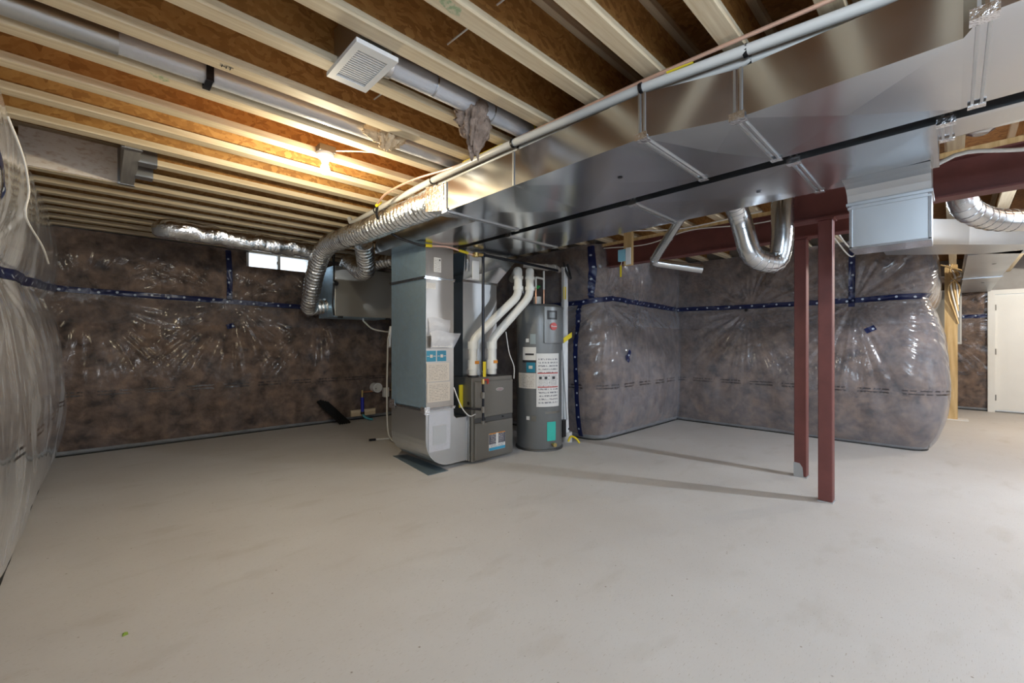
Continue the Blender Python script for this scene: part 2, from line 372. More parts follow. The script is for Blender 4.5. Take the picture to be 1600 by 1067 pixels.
for a, c in ((.45,2.15),(4.05,5.75)): b.box(a, c, -4.2, -4.0, 0, .8); b.box(a, c, -4.2, -4.0, 2.3, ZD)
struct(b.build('wall_rear', M['rear']))

# basement window
w2 = struct(MB().box(-.46,-.34,-1.76,-1.70,1.62,2.28).box(-.46,-.34,-.50,-.44,1.62,2.28).box(-.46,-.34,-1.70,-.50,1.62,1.66).box(-.46,-.34,-1.70,-.50,2.24,2.28).build('window_2', M['white']))
mbox(-.42,-.415,-1.70,-.50,1.66,2.24).build('pane', M['glass'], w2)
w1 = struct(MB().box(wx0, wx1, 6.60, 6.64, wz0-.02, wz0+.01).build('window_1', M['white']))
f = MB()
f.box(1.42, 1.45, 6.60, 6.66, wz0+.01, wz1).box(2.21, 2.25, 6.60, 6.66, wz0+.01, wz1).box(1.42, 2.25, 6.60, 6.66, wz0+.01, wz0+.035).box(1.42, 2.25, 6.60, 6.66, wz1-.02, wz1)
f.box(1.80, 1.835, 6.59, 6.65, wz0+.01, wz1)
f.build('window_frame', M['white'], w1)
mbox(1.45, 1.80, 6.635, 6.641, wz0+.035, wz1-.02).build('pane', M['glass'], w1)
mbox(1.835, 2.21, 6.625, 6.631, wz0+.035, wz1-.02).build('pane', M['glass'], w1)
mbox(1.788, 1.799, 6.585, 6.6, 2.30, 2.34).build('window_latch', M['pvcg'], w1)

# far door
d1 = struct(mbox(11.24, 11.28, -1.34, -.50, .03, 2.04, bev=.003).build('door_1', M['door']))
fr = MB().box(11.18, 11.3, -.50, -.415, 0, 2.12).box(11.18, 11.3, -1.43, -1.345, 0, 2.12).box(11.18, 11.3, -1.345, -.50, 2.045, 2.12)
fr.build('door_frame', M['door'], d1)
for z in (.25, 1.05, 1.82):
    mtube([(11.225,-.508,z-.05),(11.225,-.508,z+.05)], .009, 8).build('hinge', M['cab'], d1)
mbox(11.2, 11.3, -1.345, -.5, 0, .022).build('threshold', M['cab'], d1)
MB().cyl((11.24,-1.27,1.0), (11.18,-1.27,1.0), .012).cyl((11.18,-1.27,1.0), (11.15,-1.27,1.0), .028).build('door_knob', M['pvcg'], d1)

# ------------------------------------------------------------------ plastic-covered insulation
rng = np.random.default_rng(5)
_tab = rng.random((256, 256))
def vnoise(x, y):
    xi = np.floor(x).astype(int); yi = np.floor(y).astype(int); fx = x-xi; fy = y-yi
    fx = fx*fx*(3-2*fx); fy = fy*fy*(3-2*fy)
    g = lambda a, b: _tab[a % 256, b % 256]
    return (g(xi,yi)*(1-fx)+g(xi+1,yi)*fx)*(1-fy)+(g(xi,yi+1)*(1-fx)+g(xi+1,yi+1)*fx)*fy-.5
def fbm(x, y, o=3): return sum(vnoise(x*2**i+17*i, y*2**i+31*i)/2**i for i in range(o))
def ridge(x, y): return 1-2*np.abs(vnoise(x, y)*2)

class Blanket:
    def __init__(s, path, amp, pinches, seed, top=2.425, up=.55, rad=.12, cull=None, seam=1.72, drape=1, wr=1):
        s.path = [np.array(p, float) for p in path]; s.amp = amp; s.pin = pinches; s.seed = seed; s.top = top; s.up = up; s.cull = cull; s.seam = seam; s.drape = drape; s.wr = wr
        pts = [s.path[0]]                            # round the plan corners
        for i in range(1, len(s.path)-1):
            a, b, c = s.path[i-1], s.path[i], s.path[i+1]
            d0 = (b-a)/np.linalg.norm(b-a); d1 = (c-b)/np.linalg.norm(c-b)
            p0 = b-d0*rad; p1 = b+d1*rad
            for t in np.linspace(0, 1, 9): pts.append((1-t)**2*p0+2*t*(1-t)*b+t*t*p1)
        pts.append(s.path[-1]); P = np.array(pts); L = np.r_[0, np.cumsum(np.linalg.norm(np.diff(P, axis=0), axis=1))]
        s.P = P; s.L = L; s.len = L[-1]
        T = np.gradient(P, L, axis=0); T /= np.linalg.norm(T, axis=1)[:, None]; s.N = np.c_[T[:,1], -T[:,0]]   # right-hand side of the walk
    def h(s, u, v, fine=True):
        q = s.seed*7.3; sm = s.seam
        low = np.sin(PI*np.clip(v/sm, 0, 1)**.85)**.7; hi = np.sin(PI*np.clip((v-sm)/(s.top-sm+.12), 0, 1)**.8)**.8
        a = s.amp*(1+.35*fbm(u*1.3+q, v*.5+q, 2))
        h = a*np.where(v < sm, low, s.up*hi)
        h = h+.25*s.amp*fbm(u*2.2+q, v*1.7-q, 3)*np.clip(v/.15, 0, 1)
        h = h+.02
        for (pu, pv, dep) in s.pin:
            du = u-pu; dv = v-pv; r = np.sqrt(du*du+dv*dv)+1e-5
            h = h-dep*np.exp(-r/.16)*.5-.25*dep*np.exp(-r/.45)
            if fine:
                th = np.arctan2(dv, du); env = np.exp(-r/.5)*(r/(r+.06))
                wv = ridge(th*7+q, r*.6+pu)*.9+.6*ridge(th*19+q*2, r*1.2+3)
                h = h+.026*s.wr*env*wv
        if fine:
            d = s.drape
            h = h+.012*s.amp/.12*fbm(u*4.2+q, v*.45, 2)
            h = h+.006*d*ridge(u*9+q+.8*fbm(u*2,v*2), v*1.3+q)*(.4+np.abs(fbm(u*1.1+9, v*1.1+q)))
            h = h+.003*d*ridge(u*21+v*3+q, v*2.5-u+q)*np.clip(fbm(u*1.7+3, v*1.7+q)+.3, 0, 1)
        return np.maximum(h, .012)
    def pos(s, u, v, off=0., fine=True):
        u = np.asarray(u, float); v = np.asarray(v, float)
        x = np.interp(u, s.L, s.P[:,0]); y = np.interp(u, s.L, s.P[:,1]); nx = np.interp(u, s.L, s.N[:,0]); ny = np.interp(u, s.L, s.N[:,1])
        l = np.sqrt(nx*nx+ny*ny); h = s.h(u, v, fine)+off
        return np.stack([x+nx/l*h, y+ny/l*h, v], -1)
    def grid(s, name, m, parent, step, off=0., fine=True, u0=None, u1=None, v0=0.005, v1=None):
        u0 = 0 if u0 is None else u0; u1 = s.len if u1 is None else u1; v1 = s.top if v1 is None else v1
        nu = max(2, int((u1-u0)/step)); nv = max(2, int((v1-v0)/step))
        U, V = np.meshgrid(np.linspace(u0, u1, nu+1), np.linspace(v0, v1, nv+1), indexing='ij')
        P = s.pos(U, V, off, fine).reshape(-1, 3)
        I = np.arange((nu+1)*(nv+1)).reshape(nu+1, nv+1)
        F = np.stack([I[:-1,:-1], I[1:,:-1], I[1:,1:], I[:-1,1:]], -1).reshape(-1, 4)
        if s.cull:
            cu = (U[:-1,:-1]+U[1:,1:])/2; cv = (V[:-1,:-1]+V[1:,1:])/2; keep = ~s.cull(cu.ravel(), cv.ravel()); F = F[keep]
        return gridmesh(name, P, F, U.ravel(), V.ravel(), m, parent)
def gridmesh(name, P, F, U, V, m, parent):
    me = bpy.data.meshes.new(name); me.vertices.add(len(P)); me.vertices.foreach_set('co', P.astype(np.float32).ravel())
    me.loops.add(F.size); me.loops.foreach_set('vertex_index', F.astype(np.int32).ravel())
    me.polygons.add(len(F)); me.polygons.foreach_set('loop_start', np.arange(0, F.size, 4, dtype=np.int32))
    me.polygons.foreach_set('use_smooth', np.ones(len(F), bool))
    uv = me.uv_layers.new(name='UVMap'); uvd = np.stack([U[F.ravel()], V[F.ravel()]], -1); uv.data.foreach_set('uv', uvd.astype(np.float32).ravel())
    me.update(calc_edges=True); me.validate(); me.materials.append(m)
    o = bpy.data.objects.new(name, me); C.objects.link(o)
    if parent: o.parent = parent
    return o
def tape_strip(bl, pts, width, parent, name='seam_tape', label=None):
    """pts: (u,v) polyline on the blanket"""
    pts = [np.array(p, float) for p in pts]; out = []; acc = []; t = 0
    for a, b in zip(pts[:-1], pts[1:]):
        n = max(2, int(np.linalg.norm(b-a)/.015))
        for i in range(n): out.append(a+(b-a)*i/n); acc.append(t+np.linalg.norm(b-a)*i/n)
        t += np.linalg.norm(b-a)
    out.append(pts[-1]); acc.append(t); out = np.array(out)
    T = np.gradient(out, axis=0); T /= np.linalg.norm(T, axis=1)[:, None]+1e-9; Nn = np.c_[-T[:,1], T[:,0]]
    cols = np.linspace(-.5, .5, 5)*width
    UV = out[:, None, :]+Nn[:, None, :]*cols[None, :, None]
    P = bl.pos(np.clip(UV[...,0], 0, bl.len), UV[...,1], .0045).reshape(-1, 3)
    n = len(out); I = np.arange(n*5).reshape(n, 5); F = np.stack([I[:-1,:-1], I[1:,:-1], I[1:,1:], I[:-1,1:]], -1).reshape(-1, 4)
    AU = np.repeat(np.array(acc)[:, None], 5, 1).ravel(); AV = np.repeat(cols[None], n, 0).ravel()
    o = gridmesh(name, P, F, AU, AV, M['tape'], parent)
    if label: o['label'] = label
    return o
def blanket(bl, label, film, batt, hem=True, step=.0135, tapes=(), patches=()):
    r = empty('wall_insulation', label, 'insulation', (float(bl.P[len(bl.P)//2][0]), float(bl.P[len(bl.P)//2][1]), 0))
    bl.grid('fibreglass_batt', batt, r, .05, -.022, False)
    bl.grid('plastic_film', film, r, step)
    for t in tapes: tape_strip(bl, t, .062, r)
    for (u, v, a, ln) in patches:
        du = math.cos(a)*ln/2; dv = math.sin(a)*ln/2
        tape_strip(bl, [(u-du, v-dv), (u+du, v+dv)], .06, r, 'tape_patch')
    if hem:
        n = max(4, int(bl.len/.03)); U = np.linspace(0, bl.len, n+1)
        for nm, m, z0, z1, h0, h1 in (('bottom_hem', M['hem'], .012, .055, .035, .035), ('gap_shade_strip', M['darkgap'], 0.0, .014, .045, .04)):
            wob = .006*fbm(U*5+bl.seed, U*0+1, 2)
            A = []
            for z, h in ((z0, -.0), (z0, h0), (z1, h1), (z1, -.0)):
                x = np.interp(U, bl.L, bl.P[:,0])+np.interp(U, bl.L, bl.N[:,0])*(h+wob*(h > 0)); y = np.interp(U, bl.L, bl.P[:,1])+np.interp(U, bl.L, bl.N[:,1])*(h+wob*(h > 0))
                A.append(np.stack([x, y, np.full_like(x, z)+(wob if z > .02 else 0)], -1))
            P = np.stack(A, 1).reshape(-1, 3); I = np.arange((n+1)*4).reshape(n+1, 4)
            F = np.stack([I[:-1,:-1], I[1:,:-1], I[1:,1:], I[:-1,1:]], -1).reshape(-1, 4)
            gridmesh(nm, P, F, np.repeat(U, 4), np.tile([0,.1,.2,.3], n+1), m, r)
    settle(r); return r

# back wall: walk from the left corner towards +X (room is on the right-hand side, -Y)
cullw = lambda u, v: (u > 1.42+.38) & (u < 2.24+.38) & (v > 2.2)
bb = Blanket([(-.40, 6.56), (4.42, 6.56)], .12, [(.26,1.73,.10),(1.66,1.73,.10),(2.75,1.68,.10)], 1, cull=cullw, wr=1.5)
blanket(bb, 'long dark plastic-wrapped insulation wall at the left back, under the small window', M['film'], M['batt'],
        tapes=[[(.02,1.775),(.8,1.755),(1.66,1.74),(2.7,1.715),(4.6,1.79)], [(1.62,1.76),(1.60,2.40)]], patches=[(1.62,1.42,.3,.09)])
# left wall: walk towards +Y has room on its right-hand side (+X)
bl_ = Blanket([(-.40, -3.9), (-.40, 6.6)], .125, [(7.2,1.70,.06),(4.9,1.62,.05)], 2, drape=.35, seam=1.6, wr=.3)
bl_.cull = lambda u, v: (u > 2.15) & (u < 3.45) & (v > 1.62) & (v < 2.28)
blanket(bl_, 'cloudy, sheen-painted plastic-wrapped insulation wall bulging along the left edge', M['film_l'], M['batt_l'], step=.016,
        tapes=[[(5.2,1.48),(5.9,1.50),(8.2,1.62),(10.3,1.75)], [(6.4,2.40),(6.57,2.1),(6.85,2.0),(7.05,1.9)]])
bj = Blanket([(4.40, 6.56), (4.40, 3.05), (6.62, 3.05)], .12, [(3.60,1.74,.11),(4.4,1.70,.05)], 3, rad=.2, wr=2.0)
blanket(bj, 'plastic-wrapped insulation around the jutting corner behind the water heater', M['film_m'], M['batt'],
        tapes=[[(2.2,1.70),(3.3,1.71),(3.75,1.77),(4.4,1.75),(5.5,1.72)], [(3.42,1.76),(3.44,2.1),(3.42,2.40)], [(3.28,1.70),(3.26,1.0),(3.30,.03)]],
        patches=[(3.98,1.04,1.2,.14),(3.95,1.00,-.6,.11)])
br = Blanket([(6.56, 3.10), (6.56, .24), (9.58, .24)], .15, [(1.10,1.68,.12),(2.25,1.68,.12)], 4, rad=.16, wr=2.4)
blanket(br, 'plastic-wrapped insulation behind the two red posts, pinched at two buttons', M['film_m'], M['batt'],
        tapes=[[(.02,1.725),(1.1,1.71),(2.25,1.715),(3.05,1.73)], [(2.24,1.64),(2.25,2.02),(2.25,2.40)]], patches=[(2.42,1.36,.5,.10)])
bf = Blanket([(11.28, 1.25), (11.28, -.415)], .06, [(1.0,1.5,.05)], 6)
blanket(bf, 'small plastic-wrapped insulation section left of the white door', M['film'], M['batt'], tapes=[[(.1,1.68),(1.66,1.68)]], step=.02)
# dark push pins in the film
for (x, y, z, lb) in ((6.49,2.01,1.66,'dark button pinning the film under the tape, left of the red posts'),):
    tag(MB().cyl((x+.02,y,z),(x-.02,y,z),.018,10).build('button_pin', M['black']), lb, 'pin')

# ------------------------------------------------------------------ floor joists
ordn = ['nearest','second','third','fourth','fifth','sixth','seventh','eighth','ninth','tenth','eleventh','twelfth','thirteenth','fourteenth','fifteenth','sixteenth','seventeenth','eighteenth','nineteenth','twentieth','twenty-first','twenty-second','twenty-third','twenty-fourth','twenty-fifth','twenty-sixth','twenty-seventh']
jcache = {}
def joist(x0, x1, yk, label, group):
    L = round(x1-x0, 3)
    r = empty('floor_joist', label, 'joist', (x0, yk, ZJ), group)
    if L not in jcache:
        a = mbox(0, L, -.078, 0, 0, .038, bev=.002).build('bottom_flange', M['lumber'])
        wv = MB().box(0, L, -.045, -.035, .036, .264)
        c = mbox(0, L, -.078, 0, .262, .2995).build('top_flange', M['lumber'])
        w_ = wv.build('web', M['osb_web']); jcache[L] = (a.data, w_.data, c.data); parts = (a, w_, c)
    else:
        parts = []
        for n, d in zip(('bottom_flange','web','top_flange'), jcache[L]):
            o = bpy.data.objects.new(n, d); C.objects.link(o); parts.append(o)
    for p in parts: p.parent = r
    return r
NK = 19
for k in range(-7, NK):
    yk = .676+.3235*k
    if yk > 6.55: continue
    x0 = -.43
    if k in (10, 11): x0 = .20
    x1 = 4.02 if yk < 3.1 else 4.44
    n = NK-1-k
    nm = ordn[min(n, len(ordn)-1)]
    lab = 'pale wooden I-joist left of the steel beam, %s from the back insulation wall' % nm
    if k == 8: pass
    joist(x0, x1, yk, lab, 'floor joists over the left room')
for k in range(-7, 8):
    yk = .676+.3235*k+.02
    if yk > 3.0: continue
    x1 = 6.6 if yk > .35 else 11.25
    joist(4.03, x1, yk, 'pale wooden I-joist beyond the steel beam, %s from the jutting insulation corner' % ordn[7-k], 'floor joists beyond the steel beam')
# header of the opening at the left wall
r = empty('header_beam', 'grey-weathered header with metal hangers closing two joists at the left wall', 'beam', (.155, 4.05, ZJ))
mbox(.115, .195, 3.60, 4.475, ZJ, ZJ+.29).build('header_board', mat('weathered_wood', (.36,.34,.32), .8, col2=(.28,.26,.24), nscale=5, stretch=(9,.5,9)), r)
for y in (3.911, 4.235):
    MB().box(.19, .29, y-.084, y-.081, ZJ-.003, ZJ+.2).box(.19, .29, y+.003, y+.006, ZJ-.003, ZJ+.2).box(.19, .29, y-.084, y+.006, ZJ-.005, ZJ-.002).build('joist_hanger', M['galv_b'], r)
MB().box(.10, .115, 4.42, 4.475, ZJ-.004, ZJ+.26).box(.10, .2, 4.44, 4.475, ZJ-.006, ZJ-.002).box(.10,.2, 3.60,3.64, ZJ-.006, ZJ-.002).build('joist_hanger', M['galv_b'], r)
settle(r)
tag(mbox(-.40, .113, 4.462, 4.478, ZJ+.005, ZJ+.268).build('filler_board', M['osb_daylit']), 'speckled filler board, brightened in colour as if daylit, on the joist beside the left wall opening', 'board')
# bridging wire through the webs and stamps
tag(mtube(spline([(1.2,.05,2.55),(1.16,1.0,2.56),(1.14,1.6,2.56),(1.1,2.3,2.56)],.1), .004, 6).build('cable', M['wire']), 'thin pale cable crossing through the joists near the exhaust fan', 'cable')

# ------------------------------------------------------------------ steel
def ibeam(x, y0, y1, z0, z1, label):
    r = empty('steel_beam', label, 'beam', (x, (y0+y1)/2, z0))
    mbox(x-.065, x+.065, y0, y1, z0, z0+.012).build('bottom_flange', M['steel_red'], r)
    mbox(x-.065, x+.065, y0, y1, z1-.012, z1).build('top_flange', M['steel_red'], r)
    mbox(x-.004, x+.004, y0, y1, z0+.012, z1-.012).build('web', M['steel_red'], r)
    mbox(x-.062, x+.062, y0, y1, z1, ZJ-.001).build('wood_plate', M['lumber2'], r)
    settle(r)
ibeam(3.985, -3.95, .92, 2.14, 2.392, 'dark red steel beam resting on the nearer post')
ibeam(4.555, .60, 3.04, 2.14, 2.392, 'dark red steel beam resting on the farther post and the insulated corner')
def post(x0, y0, s, label, patch=False):
    r = empty('steel_post', label, 'post', (x0+s/2, y0+s/2, 0))
    mbox(x0, x0+s, y0, y0+s, 0.008, 2.128, bev=.006).build('shaft', M['steel_red'], r)
    mbox(x0-.015, x0+s+.015, y0-.012, y0+s+.012, 2.128, 2.14).build('cap_plate', M['steel_red'], r)
    mbox(x0-.004, x0+s+.004, y0-.004, y0+s+.004, 0, .008).build('base_plate', M['primer_grey'], r)
    if patch:
        MB().add([(x0-.0015,y0+.02,.0),(x0-.0015,y0+s+.003,.0),(x0-.0015,y0+s+.003,.13),(x0-.0015,y0+.05,.125),(x0-.0015,y0+.028,.09)], [(0,1,2,3,4)]).build('grey_paint_patch', M['primer_grey'], r)
    settle(r)
post(3.93, .628, .09, 'nearer dark red steel post standing bare on the concrete floor')
post(4.51, .908, .094, 'farther dark red steel post with a grey painted foot', True)

# ------------------------------------------------------------------ ducts
ZB, ZT = 2.10, 2.295
def duct_section(parent, name, loop0, loop1, m, crease=.007):
    """box duct piece between two (x0,x1,y) stations with a cross-broken bottom and near side"""
    (a0, a1, ya), (b0, b1, yb) = loop0, loop1
    mb = MB(); zc = ZB-crease
    vs = [(a0,ya,ZB),(a1,ya,ZB),(b1,yb,ZB),(b0,yb,ZB),((a0+a1+b0+b1)/4,(ya+yb)/2,zc), (a0,ya,ZT),(a1,ya,ZT),(b1,yb,ZT),(b0,yb,ZT)]
    mb.add(vs, [(0,1,4),(1,2,4),(2,3,4),(3,0,4),(5,8,7,6),(0,3,8,5),(1,6,7,2),(0,5,6,1),(3,2,7,8)])
    o = mb.build(name, m, parent); return o
def cleat(parent, x0, x1, y, z0=ZB, z1=ZT):
    MB().box(x0-.006, x1+.006, y-.016, y-.008, z0-.008, z0-.0005).box(x0-.006, x1+.006, y+.008, y+.016, z0-.008, z0-.0005)\
        .box(x0-.008, x0-.0005, y-.017, y-.009, z0, z1).box(x0-.008, x0-.0005, y+.007, y+.015, z0, z1).build('drive_cleat', M['galv_b'], parent)
    MB().box(x0-.012, x0+.03, y-.028, y+.03, z0-.0105, z0-.008).box(x0-.0115, x0-.0085, y-.028, y+.03, z0-.01, z0+.02).build('foil_tape', M['foilt'], parent)
    MB().box(x1-.03, x1+.006, y-.024, y+.024, z0-.0105, z0-.008).build('foil_tape', M['foilt'], parent)
r = empty('return_duct', 'wide shiny sheet metal duct nearer the camera, beside the plastic pipes', 'duct', (2.1, 1.5, ZB))
st = [(1.74,2.375,-1.4),(1.74,2.375,-.06),(1.835,2.385,-.02),(1.835,2.385,.60),(1.712,2.385,.95),(1.705,2.385,1.75),(1.70,2.39,2.41)]
for a, c in zip(st[:-1], st[1:]):
    if abs(c[2]-a[2]) < .1:
        MB().hexa([(a[0],a[2],ZB),(a[1],a[2],ZB),(c[1],c[2],ZB),(c[0],c[2],ZB)], [(a[0],a[2],ZT),(a[1],a[2],ZT),(c[1],c[2],ZT),(c[0],c[2],ZT)]).build('duct_section', M['galv'], r); continue
    duct_section(r, 'duct_section', a, c, M['galv'])
duct_section(r, 'duct_section', (2.0,2.40,2.41), (2.0,2.40,4.05), M['galv'], .004)
for y, x0 in ((-.06,1.74),(.60,1.835),(.95,1.712),(1.75,1.705),(2.41,1.70)): 
    if y != 1.75: cleat(r, x0, 2.385, y)
mbox(1.699, 1.704, 1.744, 1.756, ZB, ZT).build('drive_cleat', M['galv_b'], r)
MB().cyl((2.02,1.25,ZB-.0068),(2.02,1.25,ZB-.008),.013,12).build('test_hole', M['black'], r)
settle(r)
r = empty('supply_duct', 'sheet metal duct on the far side of the dark gap, running to the furnace', 'duct', (2.77, 1.5, ZB))
st = [(2.475,2.69,-1.4),(2.475,2.69,.045),(2.475,3.09,.05),(2.475,3.08,.55),(2.475,3.085,1.44),(2.475,3.095,2.6),(2.475,3.095,3.3)]
for a, c in zip(st[:-1], st[1:]):
    duct_section(r, 'duct_section', a, c, M['galv'])
for y, x1 in ((.02,2.69),(.55,3.07),(1.44,3.085),(2.6,3.095)): cleat(r, 2.475, x1, y)
MB().cyl((2.80,.80,ZB-.0068),(2.80,.80,ZB-.008),.013,12).build('test_hole', M['black'], r)
# drop boot on the far side: throat curve, lip, box
prof = [(2.80, ZB-.004)]+[(3.13-.0+.0*t, 0) for t in ()]
prof = [(2.94,ZB-.0035),(3.02,ZB-.008),(3.08,ZB-.022),(3.12,ZB-.05),(3.14,ZB-.09)]
y0, y1 = .08, .43
mb = MB(); n = len(prof)
top = [(2.94, ZT-.02),(3.05,ZT-.01),(3.2,ZT-.01),(3.32,ZT-.06),(3.36,ZB-.08)]
vs = [(x,y0,z) for x,z in prof]+[(x,y1,z) for x,z in prof]+[(x,y0,z) for x,z in top]+[(x,y1,z) for x,z in top]
fs = [(i,i+1,n+i+1,n+i) for i in range(n-1)]+[(2*n+i,3*n+i,3*n+i+1,2*n+i+1) for i in range(n-1)]+[(i,2*n+i,2*n+i+1,i+1) for i in range(n-1)]+[(n+i,n+i+1,3*n+i+1,3*n+i) for i in range(n-1)]
mb.add(vs, fs); mb.build('boot_throat', M['galv_b'], r)
settle(r)
r = empty('duct_drop', 'square-cornered grey sheet metal drop hanging from the far duct right of the posts', 'duct', (3.25, .25, 1.75))
mbox(3.145, 3.355, y0+.008, y1-.012, 1.755, ZB-.085).build('drop_box', M['galv_b'], r)
MB().box(3.132, 3.37, y0-.006, y1+.006, ZB-.105, ZB-.09).box(3.136, 3.36, y0, y1, ZB-.125, ZB-.115).build('lip', M['galv_b'], r)
MB().box(3.137, 3.36, y0, y0+.012, 1.75, ZB-.105).box(3.137, 3.36, y1-.02, y1-.008, 1.75, ZB-.105).box(3.137, 3.36, y0, y1-.008, 1.744, 1.756).build('corner_flange', M['galv'], r)
settle(r)

# return column and elbow boot
r = empty('return_column', 'tall square sheet metal duct column at the left of the furnace, covered in notices', 'duct', (2.3, 3.65, 0))
cx0, cx1, cy0, cy1 = 2.14, 2.45, 3.35, 3.98
MB().add([(cx0,cy0,1.80),(cx1,cy0,1.80),(cx1,cy1,1.80),(cx0,cy1,1.80),(cx0,cy0,ZB),(cx1,cy0,ZB),(cx1,cy1,ZB),(cx0,cy1,ZB),(cx0-.0,cy1-.001,1.95),(cx0-.012,(cy0+cy1)/2,1.93)],
         [(0,1,5,4),(1,2,6,5),(2,3,7,6),(0,4,9),(4,7,9),(7,3,9),(3,0,9)]).build('upper_panel', M['galv_daylit'], r)
MB().add([(cx0,cy0,.60),(cx1,cy0,.60),(cx1,cy1,.60),(cx0,cy1,.60),(cx0,cy0,1.80),(cx1,cy0,1.80),(cx1,cy1,1.80),(cx0,cy1,1.80),(cx0-.008,(cy0+cy1)/2,1.2),((cx0+cx1)/2,cy0-.006,1.2)],
         [(0,1,9),(1,5,9),(5,4,9),(4,0,9),(1,2,6,5),(2,3,7,6),(0,4,8),(4,7,8),(7,3,8),(3,0,8)]).build('shaft_panel', M['galv_daylit'], r)
mbox(cx0+.001, cx1-.001, cy0-.0085, cy0-.0065, .60, 1.788).build('front_shade_sheet', M['galv_front_dim'], r)  # overlay whose dull colour stands in for the dimmer front
mbox(cx0+.001, cx1-.001, cy0-.003, cy0-.001, 1.812, ZB-.001).build('front_shade_sheet', M['galv_front_dim'], r)
for z in (1.80, .585):
    MB().box(cx0-.012, cx1+.012, cy0-.012, cy1+.012, z-.012, z+.0).box(cx0-.016, cx1+.016, cy0-.016, cy1+.016, z+.004, z+.012).build('drive_cleat', M['galv'], r)
MB().box(cx0-.018, cx0+.035, cy0-.0195, cy0-.0165, z-.04, z+.03).box(cx0-.0195, cx0-.0165, cy0-.018, cy0+.05, z-.035, z+.03).build('foil_tape', M['foilt'], r)
MB().box(cx0-.0195, cx0-.0165, cy1-.1, cy1+.01, z-.04, z+.05).build('foil_tape', M['foilt'], r)
prof = [(2.64,.575),(2.64,.045)]+[(2.42-.27*math.sin(t)-.0, .315-.27*math.cos(t)) for t in np.linspace(0, PI/2, 10)]+[(2.15,.585),(2.46,.585),(2.50,.50),(2.58,.46),(2.64,.455)]
prof = [(2.625,.045),(2.42,.045)]+[(2.40-.26*math.sin(t), .305-.26*math.cos(t)) for t in np.linspace(.1, PI/2, 9)]+[(2.14,.58),(2.452,.58),(2.455,.50),(2.485,.475),(2.625,.475)]
n = len(prof); vs = [(x,cy0-.005,z) for x,z in prof]+[(x,cy1,z) for x,z in prof]
MB().add(vs, [tuple(range(n)), tuple(range(n,2*n))[::-1]]+[(i,(i+1)%n,n+(i+1)%n,n+i) for i in range(n)]).build('elbow_boot', M['galv_b'], r)
MB().box(2.60, 2.612, cy0-.016, cy0+.0, .04, .485).box(2.622, 2.636, cy0-.02, cy0+.0, .03, .49).box(2.60,2.64,cy0-.02,cy1,.478,.49).build('drive_cleat', M['galv'], r)
def quad_label(x0, x1, z0, z1, y, m, name, parent, tilt=0):
    me = bpy.data.meshes.new(name); t = tilt
    c = [(x0,y,z0+t),(x1,y,z0-t),(x1,y,z1-t),(x0,y,z1+t)]; vs = c+[(a,b_+.002,d) for a,b_,d in c]
    me.from_pydata(vs, [], [(0,1,2,3),(7,6,5,4),(0,4,5,1),(1,5,6,2),(2,6,7,3),(3,7,4,0)])
    uv = me.uv_layers.new(); 
    for i, q in enumerate([(0,0),(1,0),(1,1),(0,1)]): uv.data[i].uv = q
    me.materials.append(m); o = bpy.data.objects.new(name, me); C.objects.link(o); o.parent = parent; return o
yl = cy0-.0095
quad_label(2.225,2.305,1.86,1.995,yl,M['lab_white'],'notice',r)
MB().cyl((2.29,yl-.0008,1.975),(2.29,yl+.0005,1.975),.008,10).build('dark_spot', M['ink'], r)
quad_label(2.145,2.245,1.70,1.755,yl,M['lab_beige2'],'notice',r)
for x0 in (2.145, 2.26):
    quad_label(x0, x0+.103, 1.03, 1.13, yl, M['blue'], 'blue_sticker', r)
    MB().box(x0+.038, x0+.066, yl-.002, yl-.0005, 1.065, 1.094).box(x0+.006, x0+.03, yl-.002, yl-.0005, 1.077, 1.082).box(x0+.073, x0+.098, yl-.002, yl-.0005, 1.077, 1.082).build('sticker_print', M['lab_beige'], r)
quad_label(2.145,2.395,.845,1.015,yl-.003,M['lab_beige'],'notice',r,.0)
quad_label(2.15,2.405,.655,.835,yl-.003,M['lab_beige'],'notice',r,.0)
# taped envelope window on the boot
MB().box(2.17,2.41,cy0-.010,cy0-.0065,.195,.56).build('tape_sheet', M['clear_grey'], r)
mbox(2.215,2.36,cy0-.0125,cy0-.010,.255,.43).build('pale_panel', mat('pale_panel',(.45,.46,.47),.5), r)
settle(r)
# manuals in clear pouches
def pouch(x0, x1, z0, z1, y, label, flare):
    r = empty('document_pouch', label, 'pouch', ((x0+x1)/2, y, z0))
    quad_label(x0+.012, x1-.02, z0+.008, z1-.03, y-.012, M['lab_beige2'], 'booklet', r)
    n = 14; vs = []; fs = []
    for i in range(n+1):
        for j in range(6):
            u = i/n; v = j/5; bul = .022*math.sin(PI*min(1,max(0,v*.95)))*math.sin(PI*(.1+.8*u))
            vs.append((x0+(x1-x0)*u+flare*max(0,u-.75)*v*1.6, y-.004-bul-.006*random.random(), z0+(z1-z0)*v+.012*math.sin(u*5)*v))
    for i in range(n):
        for j in range(5): a = i*6+j; fs.append((a,a+6,a+7,a+1))
    mb = MB().add(vs, fs, True); mb.build('clear_sleeve', pouch_m, r); settle(r)
def pouch_mat():
    m = mat('clear_sleeve', (.80,.80,.84), .12, bump=.008, bscale=25); nt = m.node_tree; b = nt.nodes['Principled BSDF']; out = nt.nodes['Material Output']
    t = nt.nodes.new('ShaderNodeBsdfTransparent'); x = nt.nodes.new('ShaderNodeMixShader'); x.inputs[0].default_value = .5
    lk(nt, t.outputs[0], x.inputs[1]); lk(nt, b.outputs[0], x.inputs[2]); lk(nt, x.outputs[0], out.inputs[0]); return m
pouch_m = pouch_mat()
pouch(2.16, 2.385, 1.27, 1.43, yl, 'upper clear plastic pouch of papers on the duct column', .05)
